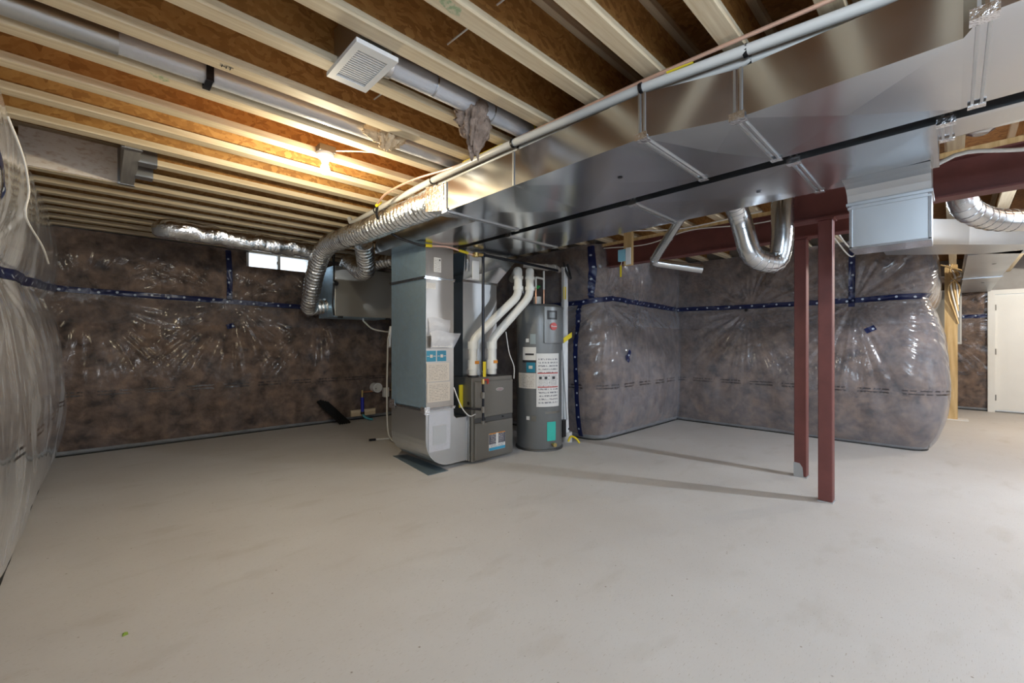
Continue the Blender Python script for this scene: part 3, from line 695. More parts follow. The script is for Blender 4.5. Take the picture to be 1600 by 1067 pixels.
pouch(2.165, 2.42, 1.155, 1.305, yl-.03, 'lower clear plastic pouch of papers flaring to the right on the duct column', .22)
# scrap of sheet metal under the boot
tag(MB().add([(2.20,3.32,.004),(2.42,3.32,.004),(2.44,4.1,.004),(2.30,4.16,.004),(2.20,3.32,.001),(2.42,3.32,.001),(2.44,4.1,.001),(2.30,4.16,.001)],
    [(0,1,2,3),(7,6,5,4),(0,4,5,1),(1,5,6,2),(2,6,7,3),(3,7,4,0)]).build('metal_sheet', mat('bluish_sheet', (.34,.45,.52), .35, .7)), 'bluish flat metal sheet lying under the duct elbow', 'sheet')
o = bpy.data.objects['metal_sheet']; o.location = (-.06, -.02, 0)

# ------------------------------------------------------------------ furnace
r = empty('furnace', 'dark grey gas furnace with an oval badge on its upper door', 'furnace', (2.92, 3.63, 0))
fx0, fx1, fy0, fy1 = 2.645, 3.20, 3.29, 4.0
mbox(fx0, fx1, fy0+.02, fy1, .02, .855, bev=.004).build('cabinet', M['cab'], r)
mbox(fx0+.03, fx1-.01, fy0-.002, fy0+.022, .452, .815, bev=.006).build('upper_door', M['cab'], r)
lo = mbox(fx0+.03, fx1-.01, fy0-.002, fy0+.022, .035, .40, bev=.006).build('lower_door', M['cab'], r)
mbox(fx0+.03, fx1-.01, fy0+.008, fy0+.021, .402, .45).build('handle_recess', M['cabd'], r)
for x in (2.80, 3.05): MB().cyl((x,fy0-.004,.432),(x,fy0+.008,.432),.009,10).build('screw_knob', M['black'], r)
# oval badge
ov = [(3.0+.052*math.cos(t), .722+.017*math.sin(t)) for t in np.linspace(0,2*PI,24,endpoint=False)]
mb = MB(); n = 24; mb.add([(x,fy0-.006,z) for x,z in ov]+[(x,fy0-.001,z) for x,z in ov], [tuple(range(n))]+[(i,(i+1)%n,n+(i+1)%n,n+i) for i in range(n)]); mb.build('badge', M['pvcg'], r)
ov = [(3.0+.045*math.cos(t), .722+.0125*math.sin(t)) for t in np.linspace(0,2*PI,24,endpoint=False)]
mb = MB(); mb.add([(x,fy0-.0075,z) for x,z in ov]+[(x,fy0-.005,z) for x,z in ov], [tuple(range(n))]+[(i,(i+1)%n,n+(i+1)%n,n+i) for i in range(n)]); mb.build('badge_face', mat('badge_red_grey',(.22,.08,.08),.4), r)
text_mesh('LENNOX', .018, Matrix.Translation((3.0,fy0-.0085,.722)) @ FACE_NY, M['white'], 'badge_lettering', r)
# energy label
quad_label(2.85,3.075,.10,.275,fy0-.005,M['lab_white'],'rating_label',r)
quad_label(2.852,3.073,.165,.272,fy0-.0065,M['lab_dark'],'label_photo_strip',r)
mbox(2.852,3.073,fy0-.0075,fy0-.0055,.268,.276).build('label_border', M['orange'], r)
mbox(2.852,3.073,fy0-.0075,fy0-.0055,.102,.130).build('label_band', mat('cyan_band',(.05,.35,.55),.4), r)
mbox(2.945,2.975,fy0-.0085,fy0-.0065,.145,.272).build('label_column', M['paper'], r)
for z in (.60,.45,.34): MB().cyl((fx0+.001,3.36,z),(fx0-.003,3.36,z),.018 if z > .5 else .012,12).build('knockout', M['black'], r)
mbox(2.60,2.645,3.45,3.46,.55,.78).build('yellow_sticker', M['yellow'], r)
settle(r)
# plenum
r = empty('supply_plenum', 'sheet metal plenum rising behind the pipes from the furnace top to the far duct', 'duct', (2.9, 3.65, .86))
mbox(2.66, 3.12, 3.47, 3.94, .858, 1.835).build('plenum_box', M['galv_b'], r)
MB().hexa([(2.66,3.47,1.84),(3.12,3.47,1.84),(3.12,3.94,1.84),(2.66,3.94,1.84)], [(2.56,3.30,2.095),(3.30,3.36,2.095),(3.30,3.98,2.095),(2.56,3.98,2.095)]).build('offset_panel', M['galv'], r)
MB().box(2.65,3.13,3.46,3.95,1.825,1.845).box(2.55,3.10,3.285,3.30,2.085,2.105).box(2.55,3.12,3.265,3.275,2.07,2.09).build('drive_cleat', M['galv'], r)
mbox(2.565,2.60,3.285,3.31,1.9,2.08).build('edge_tape', M['foilt'], r)
settle(r)
# PVC vents
def pvc_run(pts, rad, label, m=None, coup=(), name='vent_pipe'):
    r = empty(name, label, 'pipe', pts[0])
    mtube(pts, rad, 16).build('pipe_run', m or M['pvc'], r)
    for p, q in coup: mtube([p, q], rad*1.14, 16).build('coupling', m or M['pvc'], r)
    return r
def el(pts, rad=.05, n=4):
    """fillet a polyline"""
    P = [Vector(p) for p in pts]; out = [P[0]]
    for i in range(1, len(P)-1):
        d0 = (P[i]-P[i-1]); d1 = (P[i+1]-P[i]); k = min(rad, d0.length*.45, d1.length*.45); a = P[i]-d0.normalized()*k; b = P[i]+d1.normalized()*k
        for t in [j/n for j in range(n+1)]: out.append((1-t)**2*a+2*t*(1-t)*P[i]+t*t*b)
    out.append(P[-1]); return out
for i, (xa, lb, xb, yt, zt, e) in enumerate(((2.725,'left white plastic vent pipe rising from the furnace and slanting right',3.185,3.20,1.70,(3.60,3.72,1.975)),
                                             (2.975,'right white plastic vent pipe rising from the furnace and slanting right',3.300,3.14,1.70,(3.78,3.62,1.975)))):
    yb = 3.385; za = 1.235; top = 1.975
    P = [(xa,yb,.86),(xa,yb,za),(xb,yt,zt),(xb,yt,top),e]
    r = empty('vent_pipe', lb, 'pipe', (xa,yb,.86))
    mtube(el(P,.07,3), .043, 16).build('pipe_run', M['pvc'], r)
    mtube([(xa,yb,.93),(xa,yb,1.03)], .056, 16).build('coupling', M['pvc'], r)
    mtube([(xa,yb,1.14),(xa,yb,za-.02)], .055, 16).build('coupling', M['pvc'], r)
    mtube([(xb,yt,zt+.06),(xb,yt,zt+.10)], .053, 16).build('coupling', M['pvc'], r)
    mtube([(xb,yt,top-.10),(xb,yt,top-.07)], .053, 16).build('coupling', M['pvc'], r)
    mbox(xa-.02,xa+.03,yb-.060,yb-.052,.99,1.02).build('orange_sticker', M['orange'], r)
    mtube([(xa,yb,.858),(xa,yb,.875)], .058, 16).build('rubber_seal', M['black'], r)
    settle(r)
# gas pipe
r = empty('gas_pipe', 'black iron gas pipe dropping in front of the furnace from the crossing pipe', 'pipe', (2.70, 3.20, .40))
mtube([(2.70,3.20,2.07),(2.70,3.20,.93)], .014, 10).build('drop_pipe', M['blackiron'], r)
mtube([(2.70,3.20,2.04),(2.70,3.20,2.082)], .022, 10).build('tee_fitting', M['blackiron'], r)
mtube([(2.70,3.21,2.065),(3.45,3.24,2.065),(3.95,3.30,2.07)], .015, 10).build('crossing_pipe', M['blackiron'], r)
mtube([(2.70,3.20,.80),(2.70,3.20,.42)], .0125, 10).build('drip_leg', M['blackiron'], r)
MB().cyl((2.70,3.20,.85),(2.70,3.20,.80),.018,8).build('valve_body', M['brass'], r)
MB().box(2.70,2.755,3.18,3.19,.835,.85).box(2.74,2.755,3.178,3.192,.80,.85).build('valve_lever', M['red'], r)
MB().cyl((2.70,3.20,.72),(2.70,3.20,.66),.024,8,False).cyl((2.70,3.20,.58),(2.70,3.20,.52),.022,8,False).cyl((2.70,3.20,.44),(2.70,3.20,.41),.02,8,False).build('union', M['cab'], r)
mtube([(2.70,3.20,.55),(2.66,3.24,.555),(2.60,3.32,.56),(2.60,3.36,.56)], .012, 8).build('branch_pipe', M['blackiron'], r)
settle(r)
tag(mbox(2.683,2.717,3.176,3.182,.87,1.02).build('yellow_tag', M['yellow']), 'yellow tag on the black pipe just above its red lever', 'tag')
tag(mtube(spline([(2.42,3.30,.78),(2.47,3.25,.60),(2.56,3.24,.50),(2.66,3.27,.50)],.02), .006, 6).build('thermostat_wire', M['pvcg']), 'thin pale wire looping from the duct column to the furnace side', 'wire')
tag(mtube(spline([(3.10,3.30,1.32),(3.12,3.27,1.10),(3.19,3.27,.95),(3.20,3.28,.82)],.02), .005, 6).build('control_wire', M['wire']), 'thin white wire hanging down to the furnace top right corner', 'wire')
tag(mbox(2.60,2.68,3.235,3.245,1.82,2.0).build('white_placard', M['white']), 'white hanging tag card left of the black vertical gas pipe', 'tag')

# gas line with yellow marks along the duct
r = empty('gas_line', 'copper gas line with yellow bands curving over the duct to the furnace', 'pipe', (1.7, 2.0, 2.4))
P1 = spline([(1.93,-.9,2.40),(1.86,.05,2.40),(1.84,.30,2.40),(1.79,1.0,2.40),(1.76,1.88,2.40),(1.75,2.35,2.405),(1.66,2.75,2.40),(1.60,3.05,2.36),(1.62,3.25,2.32)], .04)
mtube(P1, .0085, 8).build('copper_run', M['pinkpipe'], r)
mtube(spline([(1.62,3.25,2.32),(1.68,3.35,2.24),(1.84,3.36,2.13),(2.06,3.31,2.075),(2.11,3.29,2.075)],.03), .0115, 8).build('black_hose', M['black'], r)
mtube(spline([(2.11,3.29,2.075),(2.3,3.24,2.085),(2.45,3.22,2.065),(2.58,3.20,2.045)],.03), .011, 8).build('copper_run', M['pinkpipe'], r)
for a, c, rr in (((1.76,1.90,2.40),(1.753,2.28,2.404),.0115),((1.812,.77,2.40),(1.801,.88,2.40),.0115),((1.625,3.2,2.335),(1.62,3.26,2.315),.013),((2.10,3.285,2.075),(2.16,3.28,2.079),.016),((2.42,3.222,2.07),(2.52,3.21,2.055),.0135)):
    mtube([a, c], rr, 8).build('yellow_tape', M['yellow'], r)
MB().cyl((2.57,3.20,2.045),(2.69,3.20,2.06),.02,8).cyl((2.61,3.20,2.03),(2.61,3.20,2.07),.026,8).build('brass_fitting', M['brass'], r)
settle(r)
# PVC pipes along the duct
for i, (dx, z, lb) in enumerate(((0,2.375,'white plastic pipe strapped beside the duct, nearer the joists, ending in an elbow'),(.055,2.36,'second white plastic pipe running behind the first along the duct top'))):
    r = empty('plastic_pipe', lb, 'pipe', (1.8+dx, 2.0, z))
    P = [(2.03+dx,-.9,z),(1.93+dx,.16,z),(1.80+dx,1.0,z),(1.745+dx,1.9,z),(1.73+dx,2.7,z),(1.775+dx,3.95 if i == 0 else 3.2,z)]
    if i == 0: P += [(1.78,4.12,z+.005),(1.78,4.16,z+.06)]
    mtube(el(P,.08,3), .022 if i == 0 else .018, 12).build('pipe_run', M['pvcg'], r)
    for (x, y) in ((1.80,1.0),(1.752,1.8),(1.735,2.62),(1.87,.58),(1.76,3.55)):
        if i and y > 3: continue
        mtube([(x+dx,y-.008,z),(x+dx,y+.008,z)], .0265 if i == 0 else .022, 10).build('pipe_strap', M['black'], r)
    settle(r)

# flexible foil ducts
def flex(path, rad, label, m=None, pitch=.052, amp=.085, crush=.05, n=26, name='flexible_duct', straps=(), collars=()):
    P = spline(path, pitch/6); seed = random.random()*50
    def rf(i, t): return 1+amp*math.sin(i*PI/3)+crush*float(vnoise(np.array(i*.11+seed), np.array(t*1.3)))*2+.04*float(vnoise(np.array(i*.7+seed), np.array(t*3)))
    r = empty(name, label, 'duct', path[0])
    mtube(P, rad, n, rfun=rf).build('foil_hose', m or M['foil'], r)
    for q in straps:
        p = Vector(q[0]); d = Vector(q[1]).normalized()*.008; mtube([p-d, p+d], rad*1.06, 20).build('strap', M['black'], r)
    for q in collars:
        p = Vector(q[0]); d = Vector(q[1]); mtube([p, p+d], rad*.99, 20).build('collar', M['galv'], r)
    settle(r); return r
mtag = empty('foil_transition', 'gold-reflecting foil-wrapped transition where the hose leaves the duct end', 'duct', (1.82,2.5,2.2))
MB().hexa([(1.70,2.43,2.11),(2.02,2.43,2.11),(2.02,2.43,2.29),(1.70,2.43,2.29)], [(1.70,2.66,2.15),(1.89,2.66,2.15),(1.89,2.66,2.33),(1.70,2.66,2.33)]).build('wrapped_sleeve', M['foilt'], mtag)
MB().box(1.692,2.03,2.405,2.44,2.10,2.30).build('crumpled_collar', M['foil'], mtag); settle(mtag)
flex([(1.795,2.62,2.24),(1.785,2.9,2.24),(1.77,3.3,2.235),(1.76,3.8,2.23),(1.78,4.3,2.26),(1.80,4.75,2.27),(1.82,5.05,2.18),(1.86,5.35,1.98),(1.92,5.65,1.76),(1.98,5.86,1.66),(2.09,5.90,1.68),(2.20,5.90,1.70)], .095,
     'long shiny flexible foil duct from the sheet metal duct end down to the ventilator side', straps=[((1.775,4.18,2.25),(0,1,.05))])
flex([(1.90,4.10,2.20),(2.02,4.32,2.10),(2.10,4.45,2.02),(2.14,4.62,2.00),(2.17,4.85,2.06),(2.24,5.2,2.20),(2.36,5.55,2.27),(2.42,5.75,2.235)], .088, 'short foil duct curling in a loop above the ventilator')
flex([(2.72,5.62,2.28),(2.75,5.35,2.30),(2.85,5.1,2.30),(3.0,4.9,2.3)], .085, 'foil duct passing behind the duct column above the ventilator', m=M['foilw'])
flex([(.52,5.42,2.33),(.44,5.30,2.30),(.48,5.20,2.285),(.7,5.17,2.28),(1.2,5.18,2.275),(1.6,5.19,2.28),(1.86,5.22,2.28)], .092, 'foil-wrapped duct running level under the joists in front of the small window', m=M['foilw'], amp=.01, crush=.14)
tag(mtube(spline([(1.84,5.18,2.19),(1.90,5.20,2.20),(1.96,5.22,2.23)],.02), .02, 8).build('blue_tape_wrap', mat('blue_tape_plain',(.012,.03,.13),.35)), 'dark blue tape bunched between the foil ducts above the ventilator', 'tape')

# heat recovery ventilator
r = empty('ventilator_unit', 'grey wall-hung air exchanger box behind the duct column', 'ventilator', (2.6, 5.85, 1.54))
mbox(2.20, 3.02, 5.62, 6.15, 1.545, 2.215, bev=.004).build('casing', M['galv_daylit'], r)
mbox(2.205, 3.015, 5.595, 5.62, 1.552, 2.208, bev=.006).build('front_door', M['hrv'], r)
for x in (2.25, 2.93): mbox(x, x+.06, 5.588, 5.62, 1.53, 1.556).build('latch', M['black'], r)
MB().cyl((2.20,5.90,1.70),(2.14,5.90,1.70),.085,20).build('duct_collar', M['galv'], r)
MB().cyl((2.42,5.76,2.21),(2.42,5.76,2.25),.08,20).cyl((2.75,5.8,2.21),(2.75,5.8,2.26),.08,20).build('duct_collar', M['galv'], r)
for z in (1.62,1.75,1.9,2.05,2.17): MB().cyl((2.215,5.592,z),(2.215,5.596,z),.005,8).build('screw', M['galv'], r)
for x in (2.21, 2.23): mtube([(x,5.66,2.2),(x-.03,5.64,2.43)], .006, 6).build('hanging_chain', M['black'], r)
MB().cyl((2.66,5.75,1.545),(2.66,5.75,1.51),.012,8).build('drain_spout', M['white'], r)
settle(r)
tag(mtube(spline([(2.16,5.5,2.45),(2.155,5.5,2.2),(2.16,5.52,1.95),(2.165,5.56,1.7),(2.19,5.58,1.56)],.03), .012, 8).build('power_cord', M['black']), 'black power cord hanging down the left side of the air exchanger', 'cord')
tag(mtube(spline([(2.16,5.44,1.95),(2.17,5.5,1.98),(2.20,5.52,1.97)],.01), .028, 8).build('cord_plug', M['black']), 'black plug tied at the cord beside the air exchanger', 'plug')
r = empty('drain_hose', 'clear drain hose hanging from the air exchanger into a coil on the floor', 'hose', (2.52,4.8,0))
hp = [(2.66,5.75,1.51),(2.72,5.6,1.40),(2.82,5.45,1.36),(2.80,5.25,1.34),(2.72,5.15,1.25),(2.66,5.05,1.0),(2.60,4.95,.6),(2.56,4.86,.2),(2.55,4.78,.05),(2.56,4.62,.012),(2.64,4.55,.012),(2.72,4.66,.012),(2.66,4.85,.012),(2.50,4.93,.012),(2.36,4.95,.02)]
mtube(spline(hp,.03), .011, 8).build('hose_run', M['pvcg'], r)
mtube(spline([(2.80,5.22,1.42),(2.77,5.2,1.30),(2.72,5.12,1.15)],.03), .022, 8).build('hose_clip', M['white'], r)
mtube([(2.36,4.95,.02),(2.44,4.93,.018)], .014, 8).build('hose_end', M['blackiron'], r); settle(r)

# ------------------------------------------------------------------ water heater
WX, WY, WR = 3.69, 3.36, .262
r = empty('water_heater', 'tall grey water heater with white instruction label standing right of the furnace', 'water heater', (WX, WY, 0))
def lathe(prof, cx, cy, n=48):
    mb = MB(); vs = [(cx+rr*math.cos(2*PI*j/n), cy+rr*math.sin(2*PI*j/n), z) for rr, z in prof for j in range(n)]
    mb.add(vs, [(i*n+j, i*n+(j+1)%n, (i+1)*n+(j+1)%n, (i+1)*n+j) for i in range(len(prof)-1) for j in range(n)], True)
    mb.add(vs[:n], [tuple(range(n))]); mb.add(vs[-n:], [tuple(range(n))]); return mb
lathe([(WR-.01,.01),(WR,.03),(WR,1.415)], WX, WY).build('tank_body', M['tank'], r)
lathe([(WR+.006,1.415),(WR+.006,1.60),(WR-.01,1.625),(WR-.05,1.64)], WX, WY).build('top_hood', M['tank'], r)
lathe([(WR+.012,0),(WR+.012,.02),(WR-.02,.021)], WX, WY).build('base_ring', M['cabd'], r)
VA = math.atan2(-WY, -WX)                              # towards the camera
def patch(a0, a1, z0, z1, m, name, off=.003, th=.003):
    """curved label; angles in degrees measured from the side facing the photographer, positive to the right"""
    n = max(3, int(abs(a1-a0)/3)); vs = []; rr = WR+off+th
    for i in range(n+1):
        a = VA+math.radians(a0+(a1-a0)*i/n)
        for z in (z0, z1): vs.append((WX+rr*math.cos(a), WY+rr*math.sin(a), z))
    me = bpy.data.meshes.new(name); fs = [(2*i,2*i+2,2*i+3,2*i+1) for i in range(n)]
    vb = [(WX+(x-WX)*(rr-th)/rr, WY+(y-WY)*(rr-th)/rr, z) for x,y,z in vs]; k = len(vs)
    fs2 = [(i*2+1,i*2+3,k+i*2+3,k+i*2+1) for i in range(n)]+[(2*i,k+2*i,k+2*i+2,2*i+2) for i in range(n)]+[(0,1,k+1,k),(2*n,k+2*n,k+2*n+1,2*n+1)]
    me.from_pydata(vs+vb, [], fs+fs2); uv = me.uv_layers.new(); q = 0
    for i in range(n):
        for (s, t) in ((i,0),(i+1,0),(i+1,1),(i,1)): uv.data[q].uv = (s/n, t); q += 1
    me.materials.append(m); o = bpy.data.objects.new(name, me); C.objects.link(o); o.parent = r; return o
def ang(px):                                           # label edges read off as fractions of the tank's width
    return math.degrees(math.asin(max(-.98, min(.98, (px-842.5)/38.5))))
patch(ang(838),ang(874),.495,1.085,M['lab_white'],'instruction_label')
for a, c in ((841,848.5),(849.5,857),(859,871)): patch(ang(a),ang(c),.72,.86,M['lab_white'],'pictogram_panel',.0065)
for a, c in ((840,858),(858.5,872)): 
    patch(ang(a),ang(c),.862,.872,M['red'],'pictogram_border',.0065); patch(ang(a),ang(c),.708,.718,M['red'],'pictogram_border',.0065)
for a in (844.5, 853, 865): patch(ang(a-2),ang(a+2),.80,.83,M['ink'],'pictogram',.0095)
patch(ang(809),ang(837.5),.695,.865,M['lab_beige2'],'rating_label')
patch(ang(822),ang(836),.875,.985,M['blue'],'blue_label',.004)
patch(ang(826),ang(832),.915,.95,M['beige'],'blue_label_print',.0075)
patch(ang(816),ang(837.5),.99,1.155,M['paper'],'warning_label')
patch(ang(816),ang(837.5),.985,1.01,M['ink'],'label_black_band',.005)
patch(ang(820),ang(834),1.065,1.085,M['ink'],'label_line',.005)
patch(ang(821),ang(826),1.21,1.25,M['white'],'small_square_label')
patch(ang(828),ang(837),1.19,1.30,mat('pale_emblem',(.30,.36,.38),.4),'round_emblem')
patch(ang(855),ang(869),.115,.325,M['teal'],'teal_label')
patch(ang(822),ang(827),.345,.385,M['white'],'small_square_label')
# control panel and badge
patch(ang(850),ang(878),1.20,1.60,M['tank'],'control_cover',.004,.028)
patch(ang(854),ang(868),1.46,1.56,M['black'],'display_frame',.030,.006)
patch(ang(857),ang(865),1.48,1.54,mat('display_screen',(.16,.18,.19),.25),'display_screen',.036,.002)
a = VA+math.radians(ang(863)); rr = WR+.036
mb = MB().cyl((WX+(rr-.006)*math.cos(a), WY+(rr-.006)*math.sin(a),1.385),(WX+(rr+.006)*math.cos(a), WY+(rr+.006)*math.sin(a),1.385),.042,24); mb.build('red_badge', M['red'], r)
Mt = Matrix.Translation((WX+(rr+.008)*math.cos(a), WY+(rr+.008)*math.sin(a), 1.385)) @ Matrix.Rotation(a+PI/2, 4, 'Z') @ FACE_NY
text_mesh('Rheem', .026, Mt, M['white'], 'badge_lettering', r)
a = VA+math.radians(ang(864)); 
MB().cyl((WX+WR*math.cos(a),WY+WR*math.sin(a),.075),(WX+(WR+.05)*math.cos(a),WY+(WR+.05)*math.sin(a),.075),.014,10).cyl((WX+(WR+.03)*math.cos(a),WY+(WR+.03)*math.sin(a),.075),(WX+(WR+.055)*math.cos(a),WY+(WR+.055)*math.sin(a),.075),.024,8).build('drain_valve', M['brass'], r)
patch(ang(830),ang(838),.335,.395,M['cab'],'port_cover',.003,.008)
patch(ang(852),ang(876),.415,.44,M['cab'],'panel_seam',.001,.002)
for (x, y, z1, m, nm) in ((3.60,3.33,1.98,M['copper'],'copper_riser'),(3.77,3.36,1.98,M['copper'],'copper_riser')):
    mtube([(x,y,1.62),(x,y,1.83)], .010, 8).build(nm, m, r)
mtube(el([(3.60,3.33,1.83),(3.60,3.33,1.955),(3.77,3.36,1.955),(3.77,3.36,1.83)],.02,2), .0125, 8).build('white_riser', M['pvc'], r)
mtube([(3.77,3.36,1.95),(3.77,3.36,2.05)], .012, 8).build('white_riser', M['pvc'], r)
MB().cyl((3.60,3.33,1.83),(3.64,3.33,1.84),.016,8).box(3.60,3.66,3.315,3.345,1.845,1.86).build('green_handle', M['green'], r)
MB().cyl((3.68,3.38,1.64),(3.68,3.38,1.74),.045,16).cyl((3.74,3.42,1.64),(3.74,3.42,1.70),.03,16).build('vent_stub', M['pvc'], r)
a = VA+math.radians(68)
MB().box(WX+.20,WX+.26,WY-.19,WY-.14,.10,.30).build('gas_control', M['black'], r)
mtube([(WX+.245,WY-.14,.3),(WX+.25,WY-.13,1.1),(WX+.22,WY-.12,1.35)], .008, 6).build('side_tube', M['white'], r)
settle(r)
flex([(3.55,3.62,1.68),(3.62,3.66,1.78),(3.75,3.70,1.83),(3.95,3.80,1.80),(4.15,3.95,1.76)], .05, 'small crumpled foil duct behind the top of the water heater', m=M['foilw'], crush=.12)
r = empty('heater_vent', 'beige plastic vent pipe running level above the water heater', 'pipe', (3.8,3.4,2.1))
mtube(el([(3.62,3.55,2.13),(3.80,3.38,2.10),(4.05,3.42,2.13),(4.35,3.6,2.15)],.08,3), .035, 12).build('pipe_run', M['beige'], r)
for p, q in (((3.83,3.385,2.104),(3.87,3.392,2.109)),((4.0,3.41,2.124),(4.04,3.418,2.129))): mtube([p,q],.041,12).build('coupling', M['beige'], r)
settle(r)
r = empty('condensate_pipe', 'tall white plastic pipe standing upright right of the water heater', 'pipe', (4.09,3.28,0))
mtube([(4.09,3.28,.08),(4.06,3.28,.45),(4.06,3.28,2.12)], .039, 14).build('pipe_run', M['white'], r)
for z in (1.64,1.20): mtube([(4.06,3.28,z),(4.06,3.28,z+.06)], .043, 14).build('coupling', M['white'], r)
mtube([(4.09,3.28,.15),(4.088,3.28,.17)], .0405, 14).build('black_band', M['black'], r)
mtube([(4.10,3.275,0),(4.10,3.275,.12)], .062, 16).build('drain_cup', M['pvcg'], r)
mtube([(4.0,3.26,1.2),(4.02,3.25,.8),(4.06,3.235,.28)], .012, 8).build('thin_tube', M['white'], r)
settle(r)
tag(MB().add([(3.93,3.19,1.20),(4.06,3.17,1.27),(4.06,3.17,1.33),(3.93,3.19,1.26),(3.93,3.194,1.20),(4.06,3.174,1.27),(4.06,3.174,1.33),(3.93,3.194,1.26)],[(0,1,2,3),(7,6,5,4),(0,4,5,1),(2,6,7,3)]).build('yellow_tag', M['yellow']), 'tilted yellow tag at mid height on the upright white pipe', 'tag')
tag(mbox(3.95,4.0,3.21,3.214,1.72,1.87).build('yellow_tag', M['yellow']), 'upper yellow tag beside the upright white pipe near the tape line', 'tag')
tag(mtube([(3.97,3.215,2.1),(3.965,3.215,1.6)], .009, 8).build('hanging_tube', M['pvcg']), 'thin grey tube hanging left of the upright white pipe', 'tube')
tag(mtube(spline([(3.98,3.24,2.16),(3.99,3.2,2.05),(4.03,3.18,1.98),(4.07,3.2,2.0),(4.06,3.24,2.15)],.02), .014, 8).build('black_cable_loop', M['black']), 'black cable loop hanging at the top of the upright white pipe', 'cable')
tag(mtube(spline([(3.98,3.0,.05),(3.95,3.02,.10),(3.93,3.08,.12),(3.9,3.1,.06)],.02), .012, 8).build('yellow_plug', M['yellow']), 'small yellow fitting low beside the water heater', 'fitting')

# ------------------------------------------------------------------ round pipes hung under the joists
def round_pipe(pts, rad, label, rings=(), name='round_duct', fil=.12, nf=4, m=None):
    r = empty(name, label, 'duct', pts[0]); P = el(pts, fil, nf)
    mtube(P, rad, 20).build('pipe_run', m or M['pipe'], r)
    for p in P[1:-1:1]:
        pass
    Q = [Vector(p) for p in P]
    for i in range(1, len(Q)-1):
        d = (Q[i+1]-Q[i-1]).normalized()*.004; mtube([Q[i]-d, Q[i]+d], rad*1.035, 20).build('crimp_ring', M['galv'], r)
    settle(r)
round_pipe([(3.40,1.17,2.33),(3.62,1.17,2.20),(3.66,1.10,1.86),(3.84,.96,1.815),(3.84,.93,2.0),(3.84,.93,2.34)], .078, 'shiny round duct bent in a U below the beam left of the posts', fil=.13)
round_pipe([(3.28,1.35,2.36),(3.76,1.98,1.965),(4.02,1.62,1.885)], .04, 'thin round pipe slanting down under the far duct then level to the right', fil=.05, nf=2)
round_pipe([(4.50,-.02,2.40),(4.52,-.05,2.18),(4.86,-.19,2.13),(5.5,-.85,2.13)], .082, 'round elbow duct at the right edge below the beam', fil=.16)
r = empty('duct_boot', 'rounded metal register boot between joists right of the far duct', 'duct', (3.40,-.1,2.34))
lathe([(.03,2.32),(.055,2.335),(.068,2.37),(.07,2.44)], 3.40, -.10, 24).build('round_end', M['pipe'], r)
MB().hexa([(3.32,-.18,2.44),(3.48,-.18,2.44),(3.48,-.02,2.44),(3.32,-.02,2.44)], [(3.30,-.2,2.60),(3.6,-.2,2.60),(3.6,0,2.60),(3.30,0,2.60)]).build('square_flange', M['galv_b'], r); settle(r)
r = empty('cross_duct', 'flat sheet metal duct crossing beyond the posts at the right', 'duct', (5.9,0,2.1))
MB().prism([(5.05,.48),(5.78,.48),(6.34,-.12),(6.9,-.75),(6.35,-.75),(5.72,-.10)], 2.10, 2.33).build('crossing_piece', M['galv_b'], r)
MB().prism([(6.42,-.10),(8.7,-.09),(8.7,-.45),(6.42,-.47)], 2.10, 2.30).build('far_piece', M['galv_b'], r)
MB().prism([(8.72,-.09),(11.1,-.08),(11.1,-.44),(8.72,-.45)], 2.095, 2.30).build('far_piece', M['galv_b'], r)
mbox(8.69,8.73,-.46,-.08,2.088,2.1).build('drive_cleat', M['galv'], r)
MB().cyl((7.3,-.32,2.0995),(7.3,-.32,2.097),.018,10).cyl((9.4,-.3,2.094),(9.4,-.3,2.091),.018,10).build('test_hole', M['black'], r)
settle(r)
# wood block with switch box
r = empty('hanging_block', 'short wood block nailed below the joists with a small blue and white box', 'block', (3.9,2.3,2.0))
mbox(3.88,3.92,2.27,2.36,1.995,ZJ-.002).build('wood_stub', M['lumber2'], r)
mbox(3.85,3.88,2.33,2.41,2.04,2.16,bev=.004).build('switch_box', mat('pale_blue',(.25,.55,.70),.4), r)
mbox(3.86,3.88,2.275,2.325,2.0,2.17).build('white_cover', M['white'], r)
settle(r)
tag(mbox(3.855,3.86,2.37,2.39,1.88,2.00).build('yellow_tag', M['yellow']), 'small yellow tag hanging below the blue box on the wood block', 'tag')
tag(mtube([(3.857,2.38,1.99),(3.862,2.37,2.04)], .003, 6).build('tag_string', M['wire']), 'short white loop holding the small yellow tag below the blue box', 'string')
# cables along the beams
for i, (pts, lb) in enumerate((([(4.40,2.95,2.35),(4.42,2.4,2.31),(4.44,1.9,2.38),(4.46,1.3,2.33),(4.46,.7,2.36)],'white cable sagging along the farther steel beam'),
                 ([(3.5,2.95,2.38),(3.8,2.75,2.33),(3.95,2.4,2.37),(4.2,1.9,2.35),(4.3,1.2,2.39)],'white cable drooping under the joists left of the farther beam'),
                 ([(4.7,.85,2.33),(4.9,.75,2.14),(5.3,.7,2.05),(5.8,.7,2.2),(6.1,.6,2.40)],'pale cables looping below the joists just right of the nearer post'),
                 ([(4.72,.8,2.36),(4.95,.68,2.10),(5.4,.62,2.09),(5.9,.6,2.3),(6.2,.5,2.41)],'second pale cable looping beside the first near the posts'))):
    tag(mtube(spline(pts,.06), .0065, 6).build('cable', M['wire']), lb, 'cable')
tag(mtube(spline([(3.2,.06,2.15),(3.3,-.05,2.21),(3.45,-.3,2.20),(3.5,-.6,2.24),(3.6,-1.2,2.3)],.05), .011, 8).build('grey_conduit', M['pvcg']), 'grey flexible conduit stretched in front of the beam at the right edge', 'conduit')

